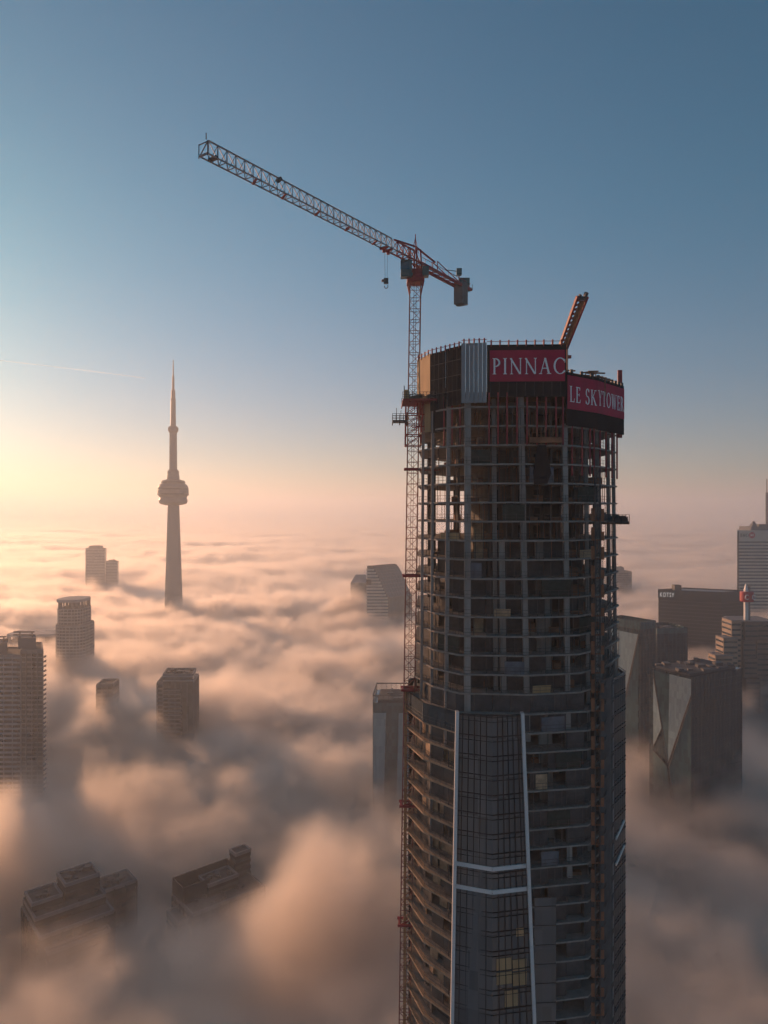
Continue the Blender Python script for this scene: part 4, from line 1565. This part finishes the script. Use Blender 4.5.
# faceted glass towers
def faceted(t, corner, left, right, z1, zb, lf='facet', rf='glass_dark', pattern=None, crown=None, open_top=False):
    """Curtain-walled tower: near corner in plan, vectors along its left and right faces, triangular folds on the left face."""
    cnr, lv, rv = Vector(corner), Vector(left), Vector(right)
    poly = [tuple(cnr), tuple(cnr + rv), tuple(cnr + rv + lv), tuple(cnr + lv)]
    a = sum(poly[i][0] * poly[(i + 1) % 4][1] - poly[(i + 1) % 4][0] * poly[i][1] for i in range(4))
    if a < 0:
        poly.reverse()
    MB().prism(poly, 0, z1).build('curtain_wall', rf, t)
    n_ = Vector((-lv.y, lv.x)).normalized()
    if n_.dot(Vector((0, -1))) < 0:
        n_ = -n_
    if n_.x > 0:
        n_ = -n_ if n_.dot(rv) > 0 else n_
    L_ = lv.length
    for mname, tri in pattern or []:
        m_ = MB()
        vs = []
        for d in (.12, .3):
            for s, f, q in tri:
                p = cnr + lv * s + n_ * (d + q)
                vs.append((p.x, p.y, z1 - f))
        k = len(tri)
        m_.add(vs, [tuple(reversed(range(k))), tuple(range(k, 2 * k))] + [(i, (i + 1) % k, k + (i + 1) % k, k + i) for i in range(k)])
        m_.build('facet', mname, t)
    edge = MB()
    for mname, tri in pattern or []:
        for i in range(len(tri)):
            (s0, f0, q0), (s1, f1, q1) = tri[i], tri[(i + 1) % len(tri)]
            if abs(s0 - s1) < 1e-6 or abs(f0 - f1) < 1e-6:
                continue
            p, q = cnr + lv * s0 + n_ * (.34 + q0), cnr + lv * s1 + n_ * (.34 + q1)
            edge.bar((p.x, p.y, z1 - f0), (q.x, q.y, z1 - f1), .35)
    if pattern:
        edge.build('fold_line', 'steel', t)
    rr = MB()
    for i in range(4):
        a_, b_ = poly[i], poly[(i + 1) % 4]
        e = (Vector(b_) - Vector(a_))
        n2 = Vector((e.y, -e.x)).normalized()
        kk = max(1, round(e.length / 3))
        for j in range(kk + 1):
            p = Vector(a_) + e * (j / kk) + n2 * .08
            rr.bar((p.x, p.y, zb), (p.x, p.y, z1 + (crown or 0)), .14)
    z = z1
    while z > zb:
        o = offset(poly, .09)
        for i in range(4):
            rr.bar((*o[i], z), (*o[(i + 1) % 4], z), .12)
        z -= 3.9
    rr.build('mullions', 'blackwall', t)
    if crown and open_top:
        c_ = MB()
        for i in range(4):
            c_.bar((*poly[i], z1 + crown), (*poly[(i + 1) % 4], z1 + crown), .6)
        c_.build('crown_rail', 'steel', t)
    elif crown:
        q = offset(poly, -.05)
        c_ = MB()
        for i in range(4):
            c_.wall(q[i], q[(i + 1) % 4], z1 + .02, z1 + crown, .2)
        c_.build('crown_screen', 'glass_green', t)
    MB().prism(offset(poly, -2.5), z1 + .01, z1 + 1.2).build('roof', 'roof', t)
    plant(t, poly, z1 + 1.2, 16, 2.6, int(z1))
    return poly


# zz: list of (share along the left face from the near corner, metres below the top, outward fold)
PAT = [('facet', [(0, 1, 0), (.50, 1, 0), (.50, 52, 1.2), (0, 10, 0)]),
       ('glass_green', [(.50, 1, 0), (.90, 1, 0), (.50, 52, 1.2)]),
       ('facet', [(.90, 4, 0), (.90, 46, 0), (.66, 33, .8)]),
       ('glass_green', [(0, 12, 0), (.48, 54, 1.2), (.30, 100, 0), (0, 100, 0)]),
       ('facet', [(.36, 46, .6), (.48, 54, 1.2), (.26, 90, 0)]),
       ('glass_green', [(.52, 54, 1.2), (.90, 48, 0), (.90, 100, 0), (.34, 100, 0)])]
t = thing('office_tower', 'wide dark glass tower with pale diamond folds on its left face only', 'office tower', (190, 425, 0))
faceted(t, (170.7, 400), (-13.7, 25.6), (40.1, 24), zat(677.5, 400), 120, pattern=PAT)
PAT2 = [('facet', [(.05, 3, 0), (.62, 3, 0), (.62, 70, 1.0)]), ('glass_green', [(.05, 5, 0), (.60, 74, 1.0), (.05, 100, 0)]),
        ('facet', [(.62, 3, 0), (1, 3, 0), (1, 60, 0), (.64, 70, 1.0)]), ('glass_green', [(.6, 76, 1.0), (1, 62, 0), (1, 105, 0), (.2, 105, 0)])]
t = thing('office_tower', 'narrow pale folded glass tower with a green crown, close right of the unfinished tower', 'office tower', (165, 485, 0))
faceted(t, (165.5, 465), (-13.7, 25.6), (13.0, 7.8), zat(630, 465), 120, pattern=PAT2, crown=5)
t = thing('office_tower', 'blue dark glass box standing behind the faceted pair', 'office tower', (205, 545, 0))
faceted(t, (at(657, 520), 520), (-4, 26), (at(687.5, 524) - at(657, 520), 4), zat(634, 520), 130, rf='glass_dark', crown=4)
t = thing('office_tower', 'glass tower with an open framed top, close left of the unfinished tower base', 'office tower', (12, 438, 0))
PAT3 = [('facet', [(.995, 6, 0), (.80, 6, 0), (.86, 95, .8), (.995, 95, 0)]), ('glass_green', [(.80, 6, 0), (.62, 6, 0), (.70, 95, .2), (.86, 95, .8)]), ('facet', [(.62, 6, 0), (.05, 6, 0), (.68, 92, .2)])]
faceted(t, (at(440, 420), 420), (at(373, 420) - at(440, 420), 1.0), (2, 30), zat(703, 420), 110, rf='glass_green', pattern=PAT3, crown=4.2, open_top=True)

# black slab with a lit sign
t = thing('office_tower', 'matt black slab tower with small white lettering at its top left corner', 'office tower', (330, 780, 0))
c0, c1, c2 = (at(658.6, 778), 778), (at(721.5, 750), 750), (at(746, 768), 768)
poly = [c0, c1, c2, (c2[0] + c0[0] - c1[0], c2[1] + c0[1] - c1[1])]
z1 = zat(592, 764)
MB().prism(poly, 0, z1).build('facade', 'blackwall', t)
f = MB(); fins(f, offset(poly, .02), 120, z1 - 9, 1.8, .25, .4, sides=(0, 1)); f.build('facade_fin', 'blackwall', t)
f = MB()
z = z1 - 10
while z > 130:
    f.prism(offset(poly, .12), z - .9, z); z -= 3.8
f.build('floor_band', 'steel', t)
f = MB()
o1, o0 = offset(poly, .3), offset(poly, -1.2)
for i in range(4):
    f.prism([o1[i], o1[(i + 1) % 4], o0[(i + 1) % 4], o0[i]], z1 - 8, z1 + 1.4)
f.build('parapet', 'blackwall', t)
MB().prism(offset(poly, -1.3), z1 + .02, z1 + .3).build('roof', 'silver', t)
cx, cy_ = at(678.5, 775), 776
MB().box(cx - 3.6, cx + 3.6, cy_, cy_ + 8, z1 + .3, z1 + 6).build('lift_house', 'blackwall', t)
d = (Vector(c1) - Vector(c0)).normalized()
n_ = Vector((d.y, -d.x))
o3 = Vector(c0) + d * 1.6 + n_ * .34
text('lettering', 'KOTSY', 6.6, 'lit_letters', t, (o3.x, o3.y, z1 - 6.4), (d.x, d.y, 0), (0, 0, 1), 14.0, extrude=.2, spacing=1.35)

# white striped tower at the right edge
D = 950
t = thing('office_tower', 'white marble tower with thin dark window lines and a round red emblem', 'office tower', (500, 985, 0))
x0 = at(737.5, D)
poly = rect((x0, D), (72, 0), (29.5, 60))
z1 = zat(530.5, D)
MB().prism(poly, 0, z1).build('facade', 'marble', t)
f = MB()
z = z1 - 14.5
while z > 130:
    f.box(x0 + 2.0, x0 + 71, D - .12, D + .3, z - 1.9, z)
    z -= 4.35
f.build('window_strip', 'window', t)
f = MB()
z = z1 - 14.5
while z > 130:
    f.add([(x0 + .83, D + 2, z - 1.9), (x0 + 27.9, D + 57, z - 1.9), (x0 + 27.9, D + 57, z), (x0 + .83, D + 2, z)], [(0, 1, 2, 3)])
    z -= 4.35
f.build('window_strip', 'window', t)
f = MB(); fins(f, poly, 120, z1, 3.0, .18, .35, sides=(0,)); f.build('facade_fin', 'marble', t)
f = MB()
for i in range(2):
    f.box(x0 - .1, x0 + 1.6, D - .35, D + .5, 100, z1)
f.build('corner_strip', 'grey', t)
letters('BMO', 4.6, 11.0, t, (x0 + 3.6, D - .35, z1 - 8.6), (1, 0, 0), 'steel', depth=.2)
rd = MB()
for i in range(28):
    a0, a1 = R(i * 360 / 28), R((i + 1) * 360 / 28)
    c = (x0 + 19, z1 - 6.2)
    vs = [(c[0], D - .3, c[1]), (c[0] + 4.1 * math.cos(a0), D - .3, c[1] + 4.1 * math.sin(a0)), (c[0] + 4.1 * math.cos(a1), D - .3, c[1] + 4.1 * math.sin(a1))]
    rd.add(vs, [(0, 1, 2)])
em = rd.build('emblem', 'emblem', t)
letters('M', 3.2, 4.2, t, (x0 + 16.9, D - .34, z1 - 7.7), (1, 0, 0), 'letters', depth=.12)
ph = MB().box(x0 + 22, x0 + 62, D + 8, D + 40, z1, z1 + 5)
ph.prism(rect((x0 + 24, D + 9), (7, 0), (0, 7)), z1 + 5, z1 + 12, rect((x0 + 26.5, D + 11), (2, 0), (0, 2)))
ph.box(x0 + 34, x0 + 60, D + 10, D + 34, z1 + 5, z1 + 8)
ph.build('penthouse', 'grey', t)
an = MB()
ax = at(766.8, D + 20)
an.bar((ax, D + 20, z1 + 5), (ax, D + 20, zat(492, D)), 2.2)
an.bar((ax, D + 20, zat(492, D)), (ax, D + 20, zat(478, D)), .9)
an.build('antenna', 'grey', t)

# stepped granite tower with setbacks coloured as if sunlit
D = 600
t = thing('office_tower', 'stepped brown granite tower with sun-tinted setbacks at the right edge', 'office tower', (305, 625, 0))
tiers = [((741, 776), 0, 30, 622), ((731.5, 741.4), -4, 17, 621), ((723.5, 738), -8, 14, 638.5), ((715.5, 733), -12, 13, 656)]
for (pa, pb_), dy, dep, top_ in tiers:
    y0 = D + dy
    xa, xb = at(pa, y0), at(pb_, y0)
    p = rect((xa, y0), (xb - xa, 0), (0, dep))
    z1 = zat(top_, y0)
    MB().prism(p, 0, z1).build('setback', 'brown' if pa > 740 else 'sunlit_granite', t)
    f = MB()
    z = z1 - 2.2
    while z > 140:
        f.box(xa + .6, xb - .6, y0 - .08, y0 + .3, z - 1.6, z)
        f.box(xa - .08, xa + .3, y0 + .8, y0 + dep - .8, z - 1.6, z)
        z -= 4.3
    f.build('window_strip', 'glass_dark', t)
    MB().prism(offset(p, .25), z1 + .01, z1 + .7).build('cornice', 'parapet', t)
for pa, pb_, top_, dy, dep in ((745, 758, 622, -3, 6), (743.5, 756, 641, -6, 8), (744.5, 757.5, 659, -9, 10), (746.5, 760.5, 679, -12, 12), (757, 780, 640, -4, 6)):
    y0 = D + dy
    xa, xb = at(pa, y0), at(pb_, y0)
    MB().box(xa, xb, y0, y0 + dep, 0, zat(top_, y0)).box(xa - .2, xb + .2, y0 - .2, y0 + .1, zat(top_, y0) - 1.2, zat(top_, y0) + .3).build('bay', 'brown', t)
    f = MB()
    z = zat(top_, y0) - 2.5
    while z > 140:
        f.box(xa + .4, xb - .4, y0 - .06, y0 + .2, z - 1.5, z); z -= 4.3
    f.build('window_strip', 'glass_dark', t)
z1 = zat(622, D)
py = thing('sign_pylon', 'white pointed pylon carrying a red drum sign, on the stepped brown tower', 'sign', (at(747, 606), 606, z1))
x, y = at(747, 606), 606
m_ = MB().box(x - 2.2, x + .4, y - 1.5, y + 1.5, z1, zat(590, 606))
m_.prism(rect((x - 2.2, y - 1.5), (2.6, 0), (0, 3)), zat(590, 606), zat(583.5, 606), rect((x - 1.1, y - .2), (.4, 0), (0, .4)))
m_.build('pylon', 'white', py)
MB().box(x + .6, x + 2.2, y - 1.2, y + 1.5, z1, zat(586, 606)).build('pylon_flank', 'grey', py)
m_ = MB().lathe([(5.0, zat(601.5, 606)), (5.4, zat(600.5, 606)), (5.4, zat(592.5, 606)), (5.0, zat(591.5, 606))], x - .2, y, 20)
m_.build('sign_drum', 'emblem', py)
m_ = MB()
for dx, s in ((-2.6, 1), (3.1, .85)):
    for i in range(11):
        a0, a1 = R(40 + i * 25), R(65 + i * 25)
        m_.bar((x + dx + 1.5 * s * math.cos(a0), y - 5.5, zat(596.5, 606) + 1.9 * math.sin(a0)), (x + dx + 1.5 * s * math.cos(a1), y - 5.5, zat(596.5, 606) + 1.9 * math.sin(a1)), .5)
m_.build('sign_mark', 'letters', py)

# far block right of the unfinished tower
D = 1300
t = thing('apartment_tower', 'hazy grey block far behind, right beside the unfinished tower', 'apartment tower', (at(625, D), D + 15, 0))
p = rect((at(606, D), D), (at(631.5, D) - at(606, D), 0), (0, 30))
block(t, p, zat(572, D), 130, 3.3, 'window', 'grey', 1.4, fin=6)
penthouse(t, offset(rect((at(614, D), D + 4), (at(625, D) - at(614, D), 0), (0, 18)), -.5), zat(572, D), 8, units=1)

# telecom tower
D = 1106.0
cx = at(173.2, D)
def zt(crop):                                              # heights read off the picture
    return zat(340 + crop / 3.53, D)
K = 1106 / 720 / 3.53 / 2                                  # half widths in enlarged pixels to metres
t = thing('telecom_tower', 'slender concrete telecom tower with a round pod and needle mast, rising from the fog', 'tower', (cx, D, 0))
prof = [(33, 0)] + [(r_ * K, zt(c_)) for r_, c_ in ((62, 965), (55, 850), (48, 740), (42, 640), (38, 580))]
MB().lathe(prof, cx, D, 36, lobes=.10).build('shaft', 'cnc', t)
pod = [(52, 583), (78, 580), (92, 577), (98, 571), (98, 565), (94, 560), (92, 556), (96, 552), (103, 548), (106, 543), (106.5, 537), (106, 530), (103, 525), (103, 519), (98, 514), (90, 510), (82, 507), (80, 499), (76, 496), (60, 494.5), (44, 492), (42, 478), (40, 476), (40, 463), (34, 460), (28, 457)]
MB().lathe([(r_ * K, zt(c_)) for r_, c_ in pod], cx, D, 40).build('pod', 'pod', t)
m_ = MB()
for c_, h_ in ((545, 3.0), (526, 2.6), (503, 2.4)):
    r_ = {545: 107, 526: 105, 503: 82.5}[c_] * K
    m_.lathe([(r_, zt(c_) - h_ / 2), (r_ + .15, zt(c_) - h_ / 2 + .1), (r_ + .15, zt(c_) + h_ / 2 - .1), (r_, zt(c_) + h_ / 2)], cx, D, 40)
m_.build('pod_window_ring', 'glass_dark', t)
MB().lathe([(27 * K, zt(458)), (25 * K, zt(328)), (31 * K, zt(325)), (36 * K, zt(318)), (36 * K, zt(311)), (30 * K, zt(306)), (20 * K, zt(303))], cx, D, 28).build('upper_shaft', 'cnc', t)
MB().lathe([(19 * K, zt(303)), (17 * K, zt(213)), (18.5 * K, zt(211)), (15 * K, zt(205)), (14 * K, zt(177)), (9 * K, zt(175)), (8 * K, zt(128)), (5 * K, zt(126)), (4 * K, zt(90)), (2.2 * K, zt(70))], cx, D, 16).build('antenna_mast', 'pod', t)

# vapour trail high in the sky at the left
cm = bpy.data.materials.new('vapour')
nt2, N2, L2 = nodes(cm)
N2.remove(N2['Principled BSDF'])
tl, tp, mxs = N2.new('ShaderNodeBsdfTranslucent'), N2.new('ShaderNodeBsdfTransparent'), N2.new('ShaderNodeMixShader')
tl.inputs['Color'].default_value = (.85, .93, 1, 1)
mxs.inputs[0].default_value = .13
L2.new(tp.outputs[0], mxs.inputs[1]); L2.new(tl.outputs[0], mxs.inputs[2])
L2.new(mxs.outputs[0], [n_ for n_ in N2 if n_.type == 'OUTPUT_MATERIAL'][0].inputs['Surface'])
D = 40000
m_ = MB()
pts = [(-60, 357), (0, 360.5), (40, 365), (90, 371), (145, 378)]
for (pa, ya), (pb_, yb) in zip(pts, pts[1:]):
    m_.bar((at(pa, D), D, zat(ya, D)), (at(pb_, D), D, zat(yb, D)), 48)
o = m_.build('contrail', cm)
tag(o, 'faint thin white vapour trail crossing the sky at the left', 'contrail')
